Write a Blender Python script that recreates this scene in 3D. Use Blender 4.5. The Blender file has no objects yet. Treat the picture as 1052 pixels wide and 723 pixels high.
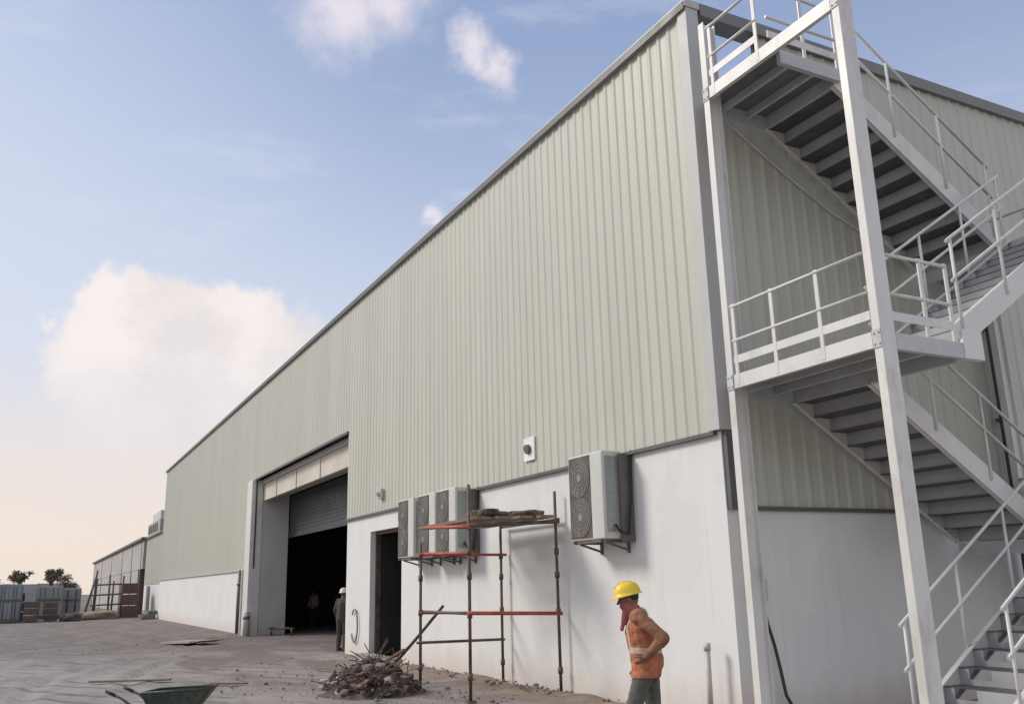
import bpy, bmesh, math, random
from mathutils import Vector, Matrix, noise
R = math.radians
rnd = random.Random(7)
S = bpy.context.scene
COL = S.collection

# ------------------------------------------------------------------ camera
cd = bpy.data.cameras.new('camera'); cam = bpy.data.objects.new('camera', cd); COL.objects.link(cam)
CR = Vector((0.45927557, 0.8879938, -0.02308582))
CU = Vector((0.23156994, -0.09459812, 0.96820791))
CF = Vector((-0.85757875, 0.45002022, 0.24907928))
CP = Vector((9.0289, -7.7667, 1.7))
m = Matrix.Identity(4)
for i in range(3):
    m[i][0] = CR[i]; m[i][1] = CU[i]; m[i][2] = -CF[i]; m[i][3] = CP[i]
cam.matrix_world = m
cd.sensor_width = 36; cd.lens = 924.82/1052*36
cd.clip_start = 0.1; cd.clip_end = 5000
S.camera = cam

# ------------------------------------------------------------------ sun, sky, exposure
SUN_EL, SUN_AZ_VEC = R(36), Vector((-0.62, -0.78, 0)).normalized()     # direction TO the sun (horizontal part)
sun_dir = Vector((SUN_AZ_VEC.x*math.cos(SUN_EL), SUN_AZ_VEC.y*math.cos(SUN_EL), math.sin(SUN_EL)))
sl = bpy.data.lights.new('sun', 'SUN'); sl.energy = 1.85; sl.angle = R(16); sl.color = (1.0, 0.93, 0.84)
so = bpy.data.objects.new('sun', sl); COL.objects.link(so)
so.rotation_euler = sun_dir.to_track_quat('Z', 'Y').to_euler(); so.location = (0, -30, 40)

S.view_settings.view_transform = 'Standard'
S.view_settings.look = 'None'
S.view_settings.gamma = 1
S.view_settings.exposure = 0.35
S.view_settings.use_curve_mapping = False

def nn(nt, typ, **kw):
    n = nt.nodes.new(typ)
    for k, v in kw.items():
        if k == 'ins':
            for a, b in v.items(): n.inputs[a].default_value = b
        else: setattr(n, k, v)
    return n

w = bpy.data.worlds.new('World'); S.world = w; w.use_nodes = True
nt = w.node_tree; nt.nodes.clear(); L = nt.links.new
sky = nn(nt, 'ShaderNodeTexSky', sky_type='NISHITA', sun_disc=False, sun_elevation=SUN_EL,
         sun_rotation=math.atan2(sun_dir.x, sun_dir.y), air_density=1.0, dust_density=1.6, ozone_density=1.4)
tc = nn(nt, 'ShaderNodeTexCoord')
DIR = tc.outputs['Generated']
sep = nn(nt, 'ShaderNodeSeparateXYZ'); L(DIR, sep.inputs[0])
def vmath(op, a, b=None):
    n = nn(nt, 'ShaderNodeVectorMath', operation=op)
    for i, x in enumerate((a, b)):
        if x is None: continue
        if isinstance(x, (tuple, list, Vector)): n.inputs[i].default_value = x
        else: L(x, n.inputs[i])
    return n
def smath(op, a, b=0.0, clamp=False):
    n = nn(nt, 'ShaderNodeMath', operation=op); n.use_clamp = clamp
    for i, x in enumerate((a, b)):
        if isinstance(x, (int, float)): n.inputs[i].default_value = x
        else: L(x, n.inputs[i])
    return n.outputs[0]
def ramp(x, a, b, c=0.0, d=1.0):
    n = nn(nt, 'ShaderNodeMapRange', interpolation_type='SMOOTHSTEP')
    L(x, n.inputs[0])
    for i, v in enumerate((a, b, c, d)): n.inputs[i+1].default_value = v
    return n.outputs[0]
def mixc(f, a, b):
    n = nn(nt, 'ShaderNodeMix', data_type='RGBA')
    if isinstance(f, (int, float)): n.inputs[0].default_value = f
    else: L(f, n.inputs[0])
    for i, x in ((6, a), (7, b)):
        if isinstance(x, tuple): n.inputs[i].default_value = (*x, 1)
        else: L(x, n.inputs[i])
    return n.outputs[2]
# values below are in "sky texture" units: the background strength is 0.1
SK = 10*0.80
def sk(r, g, b): return (r*SK, g*SK, b*SK)
# hazy air: pale blue overhead, warm cream at the horizon
haze_hi = ramp(sep.outputs[2], 0.10, 0.62, 1.0, 0.0)
base = mixc(0.62, sky.outputs[0], sk(0.36, 0.46, 0.72))
warm = mixc(ramp(sep.outputs[2], 0.02, 0.33), sk(0.93, 0.79, 0.68), sk(0.72, 0.77, 0.88))
base = mixc(smath('MULTIPLY', haze_hi, 0.88), base, warm)
# thin veil brighter toward the far end of the yard
az = vmath('DOT_PRODUCT', DIR, Vector((-0.9, -0.42, 0.1)).normalized()).outputs['Value']
base = mixc(smath('MULTIPLY', smath('MULTIPLY', ramp(az, 0.62, 1.0), 0.55), ramp(sep.outputs[2], 0.12, 0.34)), base, sk(0.74, 0.79, 0.90))
# clouds
nz1 = nn(nt, 'ShaderNodeTexNoise', ins={'Scale': 9.0, 'Detail': 7.0, 'Roughness': 0.6}); L(DIR, nz1.inputs['Vector'])
nz2 = nn(nt, 'ShaderNodeTexNoise', ins={'Scale': 34.0, 'Detail': 5.0, 'Roughness': 0.6}); L(DIR, nz2.inputs['Vector'])
o1 = vmath('MULTIPLY', vmath('SUBTRACT', nz1.outputs['Color'], (0.5, 0.5, 0.5)).outputs[0], (0.075, 0.075, 0.075)).outputs[0]
o2 = vmath('MULTIPLY', vmath('SUBTRACT', nz2.outputs['Color'], (0.5, 0.5, 0.5)).outputs[0], (0.045, 0.045, 0.045)).outputs[0]
D2 = vmath('ADD', vmath('ADD', DIR, o1).outputs[0], o2).outputs[0]
def pix_dir(x, y):
    return (CF + CR*((x-526)/924.82) - CU*((y-361.5)/924.82)).normalized()
def blob(x, y, rx, soft, inner=0.0):
    c = pix_dir(x, y)
    d = vmath('DISTANCE', D2, c).outputs['Value']
    r_ = rx/924.82
    return ramp(d, r_*inner, r_*(1+soft), 1.0, 0.0)
def mx(lst):
    o = lst[0]
    for q in lst[1:]: o = smath('MAXIMUM', o, q)
    return o
cum = mx([blob(128, 350, 66, .04, .80), blob(185, 346, 62, .04, .80), blob(95, 378, 46, .10, .7), blob(240, 368, 74, .05, .80),
          blob(300, 400, 80, .10, .7), blob(160, 410, 92, .15, .6), blob(360, 440, 100, .2, .5)])
cum = smath('MULTIPLY', cum, ramp(sep.outputs[2], 0.13, 0.26, 0.15, 1.0))
puffs = mx([blob(350, 14, 44, .5, .1), blob(392, 4, 36, .6, .0), blob(482, 52, 24, .5, .2), blob(508, 70, 24, .5, .1),
            blob(447, 226, 9, 1.2, .0)])
# clouds added outside the view only, thickened to light the shaded end wall
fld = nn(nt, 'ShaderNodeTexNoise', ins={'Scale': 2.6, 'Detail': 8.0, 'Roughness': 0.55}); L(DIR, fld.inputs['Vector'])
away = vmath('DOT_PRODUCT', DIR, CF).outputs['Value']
fill_clouds = smath('MULTIPLY', ramp(fld.outputs['Fac'], 0.36, 0.52), ramp(away, 0.55, 0.75, 1.0, 0.0))
fill_clouds = smath('MULTIPLY', fill_clouds, ramp(sep.outputs[2], 0.05, 0.25))
wisp = nn(nt, 'ShaderNodeTexNoise', ins={'Scale': 5.0, 'Detail': 6.0, 'Roughness': 0.6})
L(vmath('MULTIPLY', DIR, (1, 1, 4)).outputs[0], wisp.inputs['Vector'])
wf = smath('MULTIPLY', ramp(wisp.outputs['Fac'], 0.52, 0.75), 0.30)
base = mixc(wf, base, sk(0.74, 0.78, 0.88))
ccol = mixc(ramp(nz1.outputs['Fac'], 0.35, 0.65), sk(0.80, 0.74, 0.74), sk(0.95, 0.87, 0.84))
base = mixc(smath('MULTIPLY', cum, 0.95), base, ccol)
base = mixc(smath('MULTIPLY', puffs, 0.80), base, sk(0.90, 0.82, 0.86))
base = mixc(smath('MULTIPLY', fill_clouds, 0.8), base, sk(0.80, 0.83, 0.92))
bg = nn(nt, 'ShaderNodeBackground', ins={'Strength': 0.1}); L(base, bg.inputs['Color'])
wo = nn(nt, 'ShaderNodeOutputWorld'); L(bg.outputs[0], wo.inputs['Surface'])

# ------------------------------------------------------------------ materials
def mat(name, col, rough=0.6, metal=0.0, var=0.12, scale=2.0, dirt=None, dirt_amt=0.0, dirt_scale=1.2,
        stretch=(1, 1, 1), bump=0.0, bump_scale=30.0, low_dirt=0.0, low_h=0.6, panel=0.0, streak=None, patch=0.0):
    M_ = bpy.data.materials.new(name); M_.use_nodes = True
    t = M_.node_tree; b = t.nodes['Principled BSDF']; l = t.links.new
    tcn = nn(t, 'ShaderNodeTexCoord'); geo = nn(t, 'ShaderNodeNewGeometry')
    mp = nn(t, 'ShaderNodeMapping'); mp.inputs['Scale'].default_value = stretch
    l(geo.outputs['Position'], mp.inputs[0])
    n1 = nn(t, 'ShaderNodeTexNoise', ins={'Scale': scale, 'Detail': 6.0, 'Roughness': 0.6}); l(mp.outputs[0], n1.inputs['Vector'])
    def mr(x, a, bb, c, d):
        q = nn(t, 'ShaderNodeMapRange', interpolation_type='SMOOTHSTEP'); l(x, q.inputs[0])
        for i, v in enumerate((a, bb, c, d)): q.inputs[i+1].default_value = v
        return q.outputs[0]
    def mixt(f, a, bb):
        q = nn(t, 'ShaderNodeMix', data_type='RGBA'); l(f, q.inputs[0])
        for i, x in ((6, a), (7, bb)):
            if isinstance(x, tuple): q.inputs[i].default_value = (*x, 1)
            else: l(x, q.inputs[i])
        return q.outputs[2]
    lo = tuple(c*(1-var) for c in col); hi = tuple(min(1, c*(1+var)) for c in col)
    c = mixt(mr(n1.outputs['Fac'], 0.3, 0.7, 0, 1), lo, hi)
    if dirt:
        n2 = nn(t, 'ShaderNodeTexNoise', ins={'Scale': dirt_scale, 'Detail': 9.0, 'Roughness': 0.68}); l(mp.outputs[0], n2.inputs['Vector'])
        c = mixt(mr(n2.outputs['Fac'], 0.5, 0.75, 0, dirt_amt), c, dirt)
        if low_dirt:
            sx = nn(t, 'ShaderNodeSeparateXYZ'); l(geo.outputs['Position'], sx.inputs[0])
            ad = nn(t, 'ShaderNodeMath', operation='MULTIPLY_ADD'); l(n2.outputs['Fac'], ad.inputs[0])
            ad.inputs[1].default_value = low_h*2.2; ad.inputs[2].default_value = -low_h*1.1
            sb = nn(t, 'ShaderNodeMath', operation='ADD'); l(sx.outputs[2], sb.inputs[0]); l(ad.outputs[0], sb.inputs[1])
            c = mixt(mr(sb.outputs[0], 0.0, low_h, low_dirt, 0), c, dirt)
    if panel:
        dt = nn(t, 'ShaderNodeVectorMath', operation='DOT_PRODUCT'); l(geo.outputs['Position'], dt.inputs[0]); dt.inputs[1].default_value = (1.0, 1.0, 0)
        fl_ = nn(t, 'ShaderNodeMath', operation='FLOOR'); l(dt.outputs['Value'], fl_.inputs[0])
        wn = nn(t, 'ShaderNodeTexWhiteNoise', noise_dimensions='1D'); l(fl_.outputs[0], wn.inputs['W'])
        sc_ = nn(t, 'ShaderNodeMapRange'); l(wn.outputs['Value'], sc_.inputs[0]); sc_.inputs[3].default_value = 1-panel; sc_.inputs[4].default_value = 1+panel
        vm = nn(t, 'ShaderNodeVectorMath', operation='SCALE'); l(c, vm.inputs[0]); l(sc_.outputs[0], vm.inputs['Scale']); c = vm.outputs[0]
        # overlap lines of the sheets
        fr_ = nn(t, 'ShaderNodeMath', operation='FRACT'); l(dt.outputs['Value'], fr_.inputs[0])
        c = mixt(mr(fr_.outputs[0], .0, .012, .35, 0), c, tuple(q*.45 for q in col))
    if patch:
        n4 = nn(t, 'ShaderNodeTexNoise', ins={'Scale': .75, 'Detail': 3.0, 'Roughness': .5, 'Distortion': .6}); l(geo.outputs['Position'], n4.inputs['Vector'])
        c = mixt(mr(n4.outputs['Fac'], .555, .575, 0, patch), c, tuple(q*.88 for q in col))
    if streak:
        ms = nn(t, 'ShaderNodeMapping'); ms.inputs['Scale'].default_value = (4.0, 4.0, .22); l(geo.outputs['Position'], ms.inputs[0])
        ns = nn(t, 'ShaderNodeTexNoise', ins={'Scale': 1.6, 'Detail': 7.0, 'Roughness': 0.7}); l(ms.outputs[0], ns.inputs['Vector'])
        c = mixt(mr(ns.outputs['Fac'], .54, .74, 0, streak[1]), c, streak[0])
    l(c, b.inputs['Base Color'])
    rg = mr(n1.outputs['Fac'], 0.3, 0.7, max(0, rough-.08), min(1, rough+.08)); l(rg, b.inputs['Roughness'])
    b.inputs['Metallic'].default_value = metal
    if bump:
        n3 = nn(t, 'ShaderNodeTexNoise', ins={'Scale': bump_scale, 'Detail': 5.0}); l(geo.outputs['Position'], n3.inputs['Vector'])
        bp = nn(t, 'ShaderNodeBump', ins={'Strength': bump, 'Distance': 0.02}); l(n3.outputs['Fac'], bp.inputs['Height'])
        l(bp.outputs[0], b.inputs['Normal'])
    return M_

M = {}
M['clad'] = mat('painted_cladding', (0.49, 0.495, 0.422), 0.5, 0, 0.035, 0.5, (0.43, 0.41, 0.34), 0.4, 0.8, (4, 4, 0.35), panel=.025, streak=((0.36, 0.34, 0.28), .22))
M['trim'] = mat('dark_trim', (0.10, 0.10, 0.10), 0.5, 0, 0.15, 3)
M['coping'] = mat('coping_grey', (0.19, 0.19, 0.19), 0.5, 0, 0.12, 2)
M['cornertrim'] = mat('corner_trim', (0.46, 0.46, 0.45), 0.5, 0, 0.06, 1)
M['white'] = mat('white_plaster', (0.705, 0.705, 0.685), 0.85, 0, 0.03, 0.7, (0.62, 0.56, 0.50), 0.30, 0.9, (1.6, 1.6, 0.5), 0.12, 40, 0.85, 0.60, streak=((0.50, 0.44, 0.37), .30), patch=.28)
M['greywall'] = mat('grey_jamb', (0.50, 0.50, 0.49), 0.8, 0, 0.06, 1, (0.4, 0.37, 0.34), 0.3, 1.0, (1, 1, .6), 0, 30, .5, .4)
M['steel'] = mat('white_painted_steel', (0.66, 0.65, 0.62), 0.42, 0, 0.05, 2, (0.36, 0.27, 0.20), 0.42, 3.0, (1, 1, .5), 0.08, 60)
M['steelgrey'] = mat('grey_tread_plate', (0.50, 0.50, 0.50), 0.5, 0.0, 0.08, 3, (0.34, 0.31, 0.28), 0.45, 2.5, (1, 1, 1), 0.15, 120)
M['riser'] = mat('grey_riser', (0.40, 0.40, 0.41), 0.55, 0, 0.10, 3, (0.24, 0.19, 0.15), 0.5, 3)
M['brick'] = mat('broken_brick', (0.19, 0.10, 0.075), 0.95, 0, 0.3, 8, (0.3, 0.25, 0.2), 0.5, 9)
M['fence'] = mat('grey_fence_sheet', (0.33, 0.34, 0.35), 0.7, 0, 0.08, 0.5)
M['tread'] = mat('dark_tread_plate', (0.10, 0.10, 0.105), 0.5, 0.2, 0.15, 4, (0.27, 0.24, 0.21), 0.5, 3, bump=.2, bump_scale=90)
M['deck'] = mat('dark_deck_plate', (0.17, 0.17, 0.175), 0.55, 0.1, 0.15, 3, (0.28, 0.25, 0.22), 0.4, 2.5)
M['roof'] = mat('roof_sheet', (0.45, 0.45, 0.43), 0.6, 0, 0.08, 1)
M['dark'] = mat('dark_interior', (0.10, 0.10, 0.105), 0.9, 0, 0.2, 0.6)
M['shutter'] = mat('shutter_bluegrey', (0.036, 0.046, 0.052), 0.5, 0.0, 0.12, 1.5)
M['door'] = mat('dark_green_door', (0.022, 0.026, 0.025), 0.55, 0, 0.2, 3, stretch=(6, 6, .4))
M['tan'] = mat('raw_header_panel', (0.60, 0.555, 0.48), 0.8, 0, 0.10, 0.6, (0.50, 0.36, 0.27), 0.4, 0.5)
M['ac'] = mat('ac_casing', (0.56, 0.56, 0.52), 0.5, 0, 0.04, 3, (0.40, 0.38, 0.34), 0.4, 2.0, (3, 3, .5))
M['acdark'] = mat('ac_grille', (0.13, 0.12, 0.11), 0.6, 0, 0.15, 5)
M['coil'] = mat('ac_coil', (0.30, 0.34, 0.31), 0.45, 0.4, 0.12, 20, stretch=(1, 1, .1))
M['brown'] = mat('rusty_scaffold_tube', (0.115, 0.09, 0.075), 0.6, 0.3, 0.35, 6, (0.30, 0.10, 0.05), 0.5, 4)
M['redtube'] = mat('red_painted_tube', (0.42, 0.075, 0.045), 0.55, 0, 0.25, 6, (0.20, 0.09, 0.06), 0.5, 5)
M['wood'] = mat('weathered_board', (0.22, 0.155, 0.10), 0.85, 0, 0.30, 5, (0.36, 0.32, 0.27), 0.5, 3, (1, 6, 6), 0.4, 50)
M['greenbar'] = mat('barrow_green', (0.028, 0.045, 0.035), 0.5, 0, 0.2, 4, (0.23, 0.20, 0.17), 0.45, 4)
M['guard'] = mat('fan_guard_wire', (0.25, 0.24, 0.22), 0.6, 0, 0.15, 8)
M['rubber'] = mat('black_rubber', (0.025, 0.025, 0.025), 0.7)
M['blackhose'] = mat('black_hose', (0.035, 0.033, 0.032), 0.6)
M['hosetan'] = mat('tan_hose', (0.26, 0.21, 0.15), 0.7)
M['rubble'] = mat('dark_rubble', (0.095, 0.07, 0.062), 0.95, 0, 0.5, 6, (0.30, 0.26, 0.22), 0.7, 6, bump=0.4, bump_scale=50)
M['concrete'] = mat('grey_concrete_lump', (0.36, 0.33, 0.30), 0.9, 0, 0.15, 8, (0.2, 0.17, 0.15), 0.4, 5, bump=0.4)
M['bounce'] = mat('pale_bounce_slab', (0.46, 0.45, 0.43), 0.9, 0, .10, 1.0, (0.34, 0.31, 0.28), .5, .8, bump=.2)
M['grit'] = mat('dusty_grit', (0.20, 0.175, 0.155), 0.95, 0, 0.35, 3)
M['pvc'] = mat('grey_pvc', (0.50, 0.48, 0.45), 0.5, 0, 0.08, 8)
M['contblue'] = mat('container_grey_blue', (0.22, 0.25, 0.27), 0.6, 0, 0.12, 0.7, (0.18, 0.13, 0.10), 0.4, 0.8, (1, 1, .4))
M['contgrey'] = mat('container_grey', (0.30, 0.30, 0.31), 0.6, 0, 0.12, 0.7, (0.22, 0.15, 0.12), 0.4, 0.8, (1, 1, .4))
M['maroon'] = mat('maroon_crates', (0.16, 0.085, 0.085), 0.8, 0, 0.25, 2)
M['shed'] = mat('shed_wall', (0.43, 0.41, 0.385), 0.85, 0, 0.12, 0.4, (0.30, 0.27, 0.24), 0.4, 0.4)
M['cardboard'] = mat('dusty_cardboard', (0.40, 0.35, 0.29), 0.9, 0, .12, 3)
M['sand'] = mat('sandy_spoil', (0.27, 0.22, 0.16), 0.95, 0, 0.2, 3, bump=.3)
M['leaf'] = mat('foliage', (0.16, 0.145, 0.115), 0.7, 0, 0.4, 2)
M['bark'] = mat('bark', (0.13, 0.09, 0.065), 0.9, 0, 0.3, 6)
M['skin'] = mat('skin', (0.20, 0.105, 0.07), 0.55, 0, 0.08, 12)
M['hair'] = mat('black_hair', (0.02, 0.018, 0.016), 0.6)
M['yellow'] = mat('yellow_helmet', (0.78, 0.54, 0.04), 0.4, 0, 0.06, 9, (0.5, 0.38, 0.12), 0.4, 14)
M['whitehat'] = mat('white_helmet', (0.74, 0.72, 0.66), 0.4, 0, 0.05, 9)
M['shirt'] = mat('dull_orange_brown_shirt', (0.27, 0.125, 0.070), 0.9, 0, 0.25, 9, (0.15, 0.095, 0.065), 0.6, 5, bump=0.5, bump_scale=45)
M['pants'] = mat('green_grey_trousers', (0.11, 0.115, 0.095), 0.9, 0, 0.22, 9, (0.22, 0.19, 0.15), 0.4, 4, bump=0.5, bump_scale=45)
M['scarf'] = mat('red_scarf', (0.30, 0.10, 0.10), 0.9, 0, 0.25, 20)
M['boots'] = mat('dusty_boots', (0.09, 0.07, 0.055), 0.8, 0, 0.25, 12)
M['pink'] = mat('pale_pink_shirt', (0.60, 0.42, 0.42), 0.9, 0, 0.1, 9)
M['darkshirt'] = mat('dark_shirt', (0.07, 0.055, 0.055), 0.9, 0, 0.2, 9)
M['cream'] = mat('cream_shirt', (0.52, 0.50, 0.38), 0.9, 0, 0.1, 9)
M['glassdark'] = mat('dark_lens', (0.02, 0.02, 0.02), 0.2)
M['platewhite'] = mat('white_plate', (0.80, 0.80, 0.77), 0.5)

# orange vest with grey reflective bands (bands woven into the cloth, by height on the body)
def vest_mat():
    M_ = mat('orange_vest', (0.44, 0.15, 0.075), 0.85, 0, 0.28, 12, (0.28, 0.15, 0.09), 0.6, 6, bump=0.5, bump_scale=45)
    return M_
M['vest'] = vest_mat()
M['reflect'] = mat('grey_reflective_tape', (0.52, 0.46, 0.34), 0.4, 0, 0.1, 15)

# the yard: dusty concrete, mud and tyre tracks
def ground_mat():
    M_ = bpy.data.materials.new('dusty_yard'); M_.use_nodes = True
    t = M_.node_tree; b = t.nodes['Principled BSDF']; l = t.links.new
    geo = nn(t, 'ShaderNodeNewGeometry'); P = geo.outputs['Position']
    def noi(scale, det=6, rough=.6, st=(1, 1, 1), rot=0.0, dist=0.0):
        mp = nn(t, 'ShaderNodeMapping'); mp.inputs['Scale'].default_value = st; mp.inputs['Rotation'].default_value = (0, 0, rot)
        l(P, mp.inputs[0])
        n = nn(t, 'ShaderNodeTexNoise', ins={'Scale': scale, 'Detail': det, 'Roughness': rough, 'Distortion': dist}); l(mp.outputs[0], n.inputs['Vector'])
        return n.outputs['Fac']
    def mr(x, a, bb, c=0., d=1.):
        q = nn(t, 'ShaderNodeMapRange', interpolation_type='SMOOTHSTEP'); l(x, q.inputs[0])
        for i, v in enumerate((a, bb, c, d)): q.inputs[i+1].default_value = v
        return q.outputs[0]
    def mixt(f, a, bb):
        q = nn(t, 'ShaderNodeMix', data_type='RGBA'); l(f, q.inputs[0])
        for i, x in ((6, a), (7, bb)):
            if isinstance(x, tuple): q.inputs[i].default_value = (*x, 1)
            else: l(x, q.inputs[i])
        return q.outputs[2]
    def mul(a, bb, op='MULTIPLY'):
        q = nn(t, 'ShaderNodeMath', operation=op)
        for i, x in enumerate((a, bb)):
            if isinstance(x, (int, float)): q.inputs[i].default_value = x
            else: l(x, q.inputs[i])
        return q.outputs[0]
    sx = nn(t, 'ShaderNodeSeparateXYZ'); l(P, sx.inputs[0]); X, Y = sx.outputs[0], sx.outputs[1]
    c = mixt(mr(noi(.6, 8, .65), .35, .65), (0.244, 0.214, 0.200), (0.311, 0.276, 0.259))
    # brown earth patches, stretched along the traffic direction
    c = mixt(mr(noi(.22, 9, .68, (1, 2.6, 1), 0.35), .44, .58, 0, .95), c, (0.189, 0.148, 0.131))
    # bare earth further out in the yard
    far = mr(mul(X, mul(noi(.15, 5), 14), 'ADD'), -20, -8, 1, 0)
    c = mixt(mul(far, .9), c, mixt(mr(noi(.5, 8, .7, (1, 2, 1), .3), .4, .62), (0.141, 0.117, 0.107), (0.215, 0.183, 0.169)))
    pale = mr(mul(Y, mul(noi(.35, 6, .65), 5), 'ADD'), -3.4, -1.6, 1, 0)
    pale = mul(pale, mr(X, -26, -13))
    c = mixt(mul(pale, mr(noi(.8, 8, .7, (1, 2.2, 1), .35), .36, .60, .9, .25)), c, (0.312, 0.303, 0.290))
    # tyre tracks
    wv = nn(t, 'ShaderNodeTexWave', wave_type='BANDS', ins={'Scale': 0.55, 'Distortion': 6.0, 'Detail': 4.0, 'Detail Scale': .6})
    mp = nn(t, 'ShaderNodeMapping'); mp.inputs['Rotation'].default_value = (0, 0, 1.05); mp.inputs['Scale'].default_value = (.8, .8, 1); l(P, mp.inputs[0]); l(mp.outputs[0], wv.inputs['Vector'])
    tr = mul(mr(wv.outputs['Fac'], .80, .97), mr(noi(.35, 4), .45, .6))
    c = mixt(mul(tr, .75), c, (0.126, 0.103, 0.093))
    c = mixt(mul(mr(sx.outputs[2], -.105, -.055, .75, 0), mr(X, -60, -34)), c, (0.135, 0.115, 0.10))
    # damp stains
    c = mixt(mr(noi(.9, 9, .7, (1, 1.8, 1), -.3), .60, .74, 0, .5), c, (0.118, 0.100, 0.093))
    # pale cement spills
    c = mixt(mr(noi(.7, 7, .7), .66, .78, 0, .6), c, (0.385, 0.345, 0.324))
    # sandy strip along the wall foot
    strip = mr(mul(Y, mul(noi(1.3, 7, .7), 1.6), 'SUBTRACT'), -2.4, -1.3)
    strip = mul(strip, mr(X, -13., -11.5))
    c = mixt(mul(strip, .85), c, mixt(mr(noi(2.0, 7, .7), .4, .65), (0.200, 0.148, 0.117), (0.296, 0.217, 0.155)))
    # grit
    c = mixt(mr(noi(26, 3, .6), .60, .75, 0, .45), c, (0.118, 0.097, 0.090))
    l(c, b.inputs['Base Color']); b.inputs['Roughness'].default_value = .93
    bp = nn(t, 'ShaderNodeBump', ins={'Strength': .55, 'Distance': .04})
    l(mul(noi(7, 9, .7), mul(noi(40, 4, .6), .25), 'ADD'), bp.inputs['Height']); l(bp.outputs[0], b.inputs['Normal'])
    return M_
M['ground'] = ground_mat()

# ------------------------------------------------------------------ mesh helpers
class MB:
    def __init__(s): s.bm = bmesh.new()
    def box(s, x0, x1, y0, y1, z0, z1, mi=0):
        v = [s.bm.verts.new((x, y, z)) for x in (x0, x1) for y in (y0, y1) for z in (z0, z1)]
        for f in ((0, 1, 3, 2), (4, 6, 7, 5), (0, 4, 5, 1), (2, 3, 7, 6), (0, 2, 6, 4), (1, 5, 7, 3)):
            q = s.bm.faces.new([v[i] for i in f]); q.material_index = mi
        return s
    def obox(s, c, ax, ay, az, hx, hy, hz):
        c = Vector(c); ax, ay, az = (Vector(a).normalized() for a in (ax, ay, az))
        v = [s.bm.verts.new(c+ax*hx*i+ay*hy*j+az*hz*k) for i in (-1, 1) for j in (-1, 1) for k in (-1, 1)]
        for f in ((0, 1, 3, 2), (4, 6, 7, 5), (0, 4, 5, 1), (2, 3, 7, 6), (0, 2, 6, 4), (1, 5, 7, 3)):
            s.bm.faces.new([v[i] for i in f])
        return s
    def bar(s, a, b, wd, ht, up=(0, 0, 1)):
        a, b = Vector(a), Vector(b); d = (b-a).normalized(); sd = d.cross(Vector(up))
        if sd.length < 1e-4: sd = d.cross(Vector((1, 0, 0)))
        sd.normalize(); u = sd.cross(d)
        return s.obox((a+b)/2, d, sd, u, (b-a).length/2, wd/2, ht/2)
    def tube(s, pts, r, n=10, cap=True, smooth=True):
        pts = [Vector(p) for p in pts]
        rs = r if isinstance(r, (list, tuple)) else [r]*len(pts)
        rings = []; prev = None
        for i, p in enumerate(pts):
            d = (pts[min(i+1, len(pts)-1)]-pts[max(i-1, 0)]).normalized()
            if prev is None:
                a = d.orthogonal().normalized()
            else:
                a = (prev-d*prev.dot(d)).normalized()
            prev = a; b = d.cross(a)
            rings.append([s.bm.verts.new(p+(a*math.cos(t)+b*math.sin(t))*rs[i]) for t in (2*math.pi*k/n for k in range(n))])
        for A, B in zip(rings, rings[1:]):
            for k in range(n):
                f = s.bm.faces.new((A[k], A[(k+1) % n], B[(k+1) % n], B[k])); f.smooth = smooth
        if cap:
            s.bm.faces.new(rings[0][::-1]); s.bm.faces.new(rings[-1])
        return s
    def ring(s, c, nrm, R_, r, n=20, k=6):
        c = Vector(c); nrm = Vector(nrm).normalized(); a = nrm.orthogonal().normalized(); b = nrm.cross(a)
        pts = [c+(a*math.cos(t)+b*math.sin(t))*R_ for t in (2*math.pi*i/n for i in range(n+1))]
        return s.tube(pts, r, k, False)
    def build(s, name, mt, parent=None, bevel=0.0):
        bmesh.ops.recalc_face_normals(s.bm, faces=s.bm.faces)
        me = bpy.data.meshes.new(name); s.bm.to_mesh(me); s.bm.free()
        o = bpy.data.objects.new(name, me); COL.objects.link(o)
        for q in (mt if isinstance(mt, (list, tuple)) else [mt]): me.materials.append(q)
        if parent:
            o.parent = parent
            # vertices are written in place; a part's own origin is already the world's
            if not parent.parent: o.matrix_parent_inverse = Matrix.Translation(parent.location).inverted()
        if bevel:
            mod = o.modifiers.new('bevel', 'BEVEL'); mod.width = bevel; mod.segments = 2; mod.limit_method = 'ANGLE'
        return o

def thing(name, label, cat, loc=(0, 0, 0), group=None):
    o = bpy.data.objects.new(name, None); COL.objects.link(o); o.location = loc; o.empty_display_size = .2
    o['label'] = label; o['category'] = cat
    if group: o['group'] = group
    return o
def tag(o, label, cat, group=None):
    o['label'] = label; o['category'] = cat
    if group: o['group'] = group
    return o
def struct(o): o['kind'] = 'structure'; return o
def copy_tree(o, parent=None):
    c = o.copy(); COL.objects.link(c)
    if parent: c.parent = parent; c.matrix_parent_inverse = o.matrix_parent_inverse.copy()
    for ch in list(o.children): copy_tree(ch, c)
    return c

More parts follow.
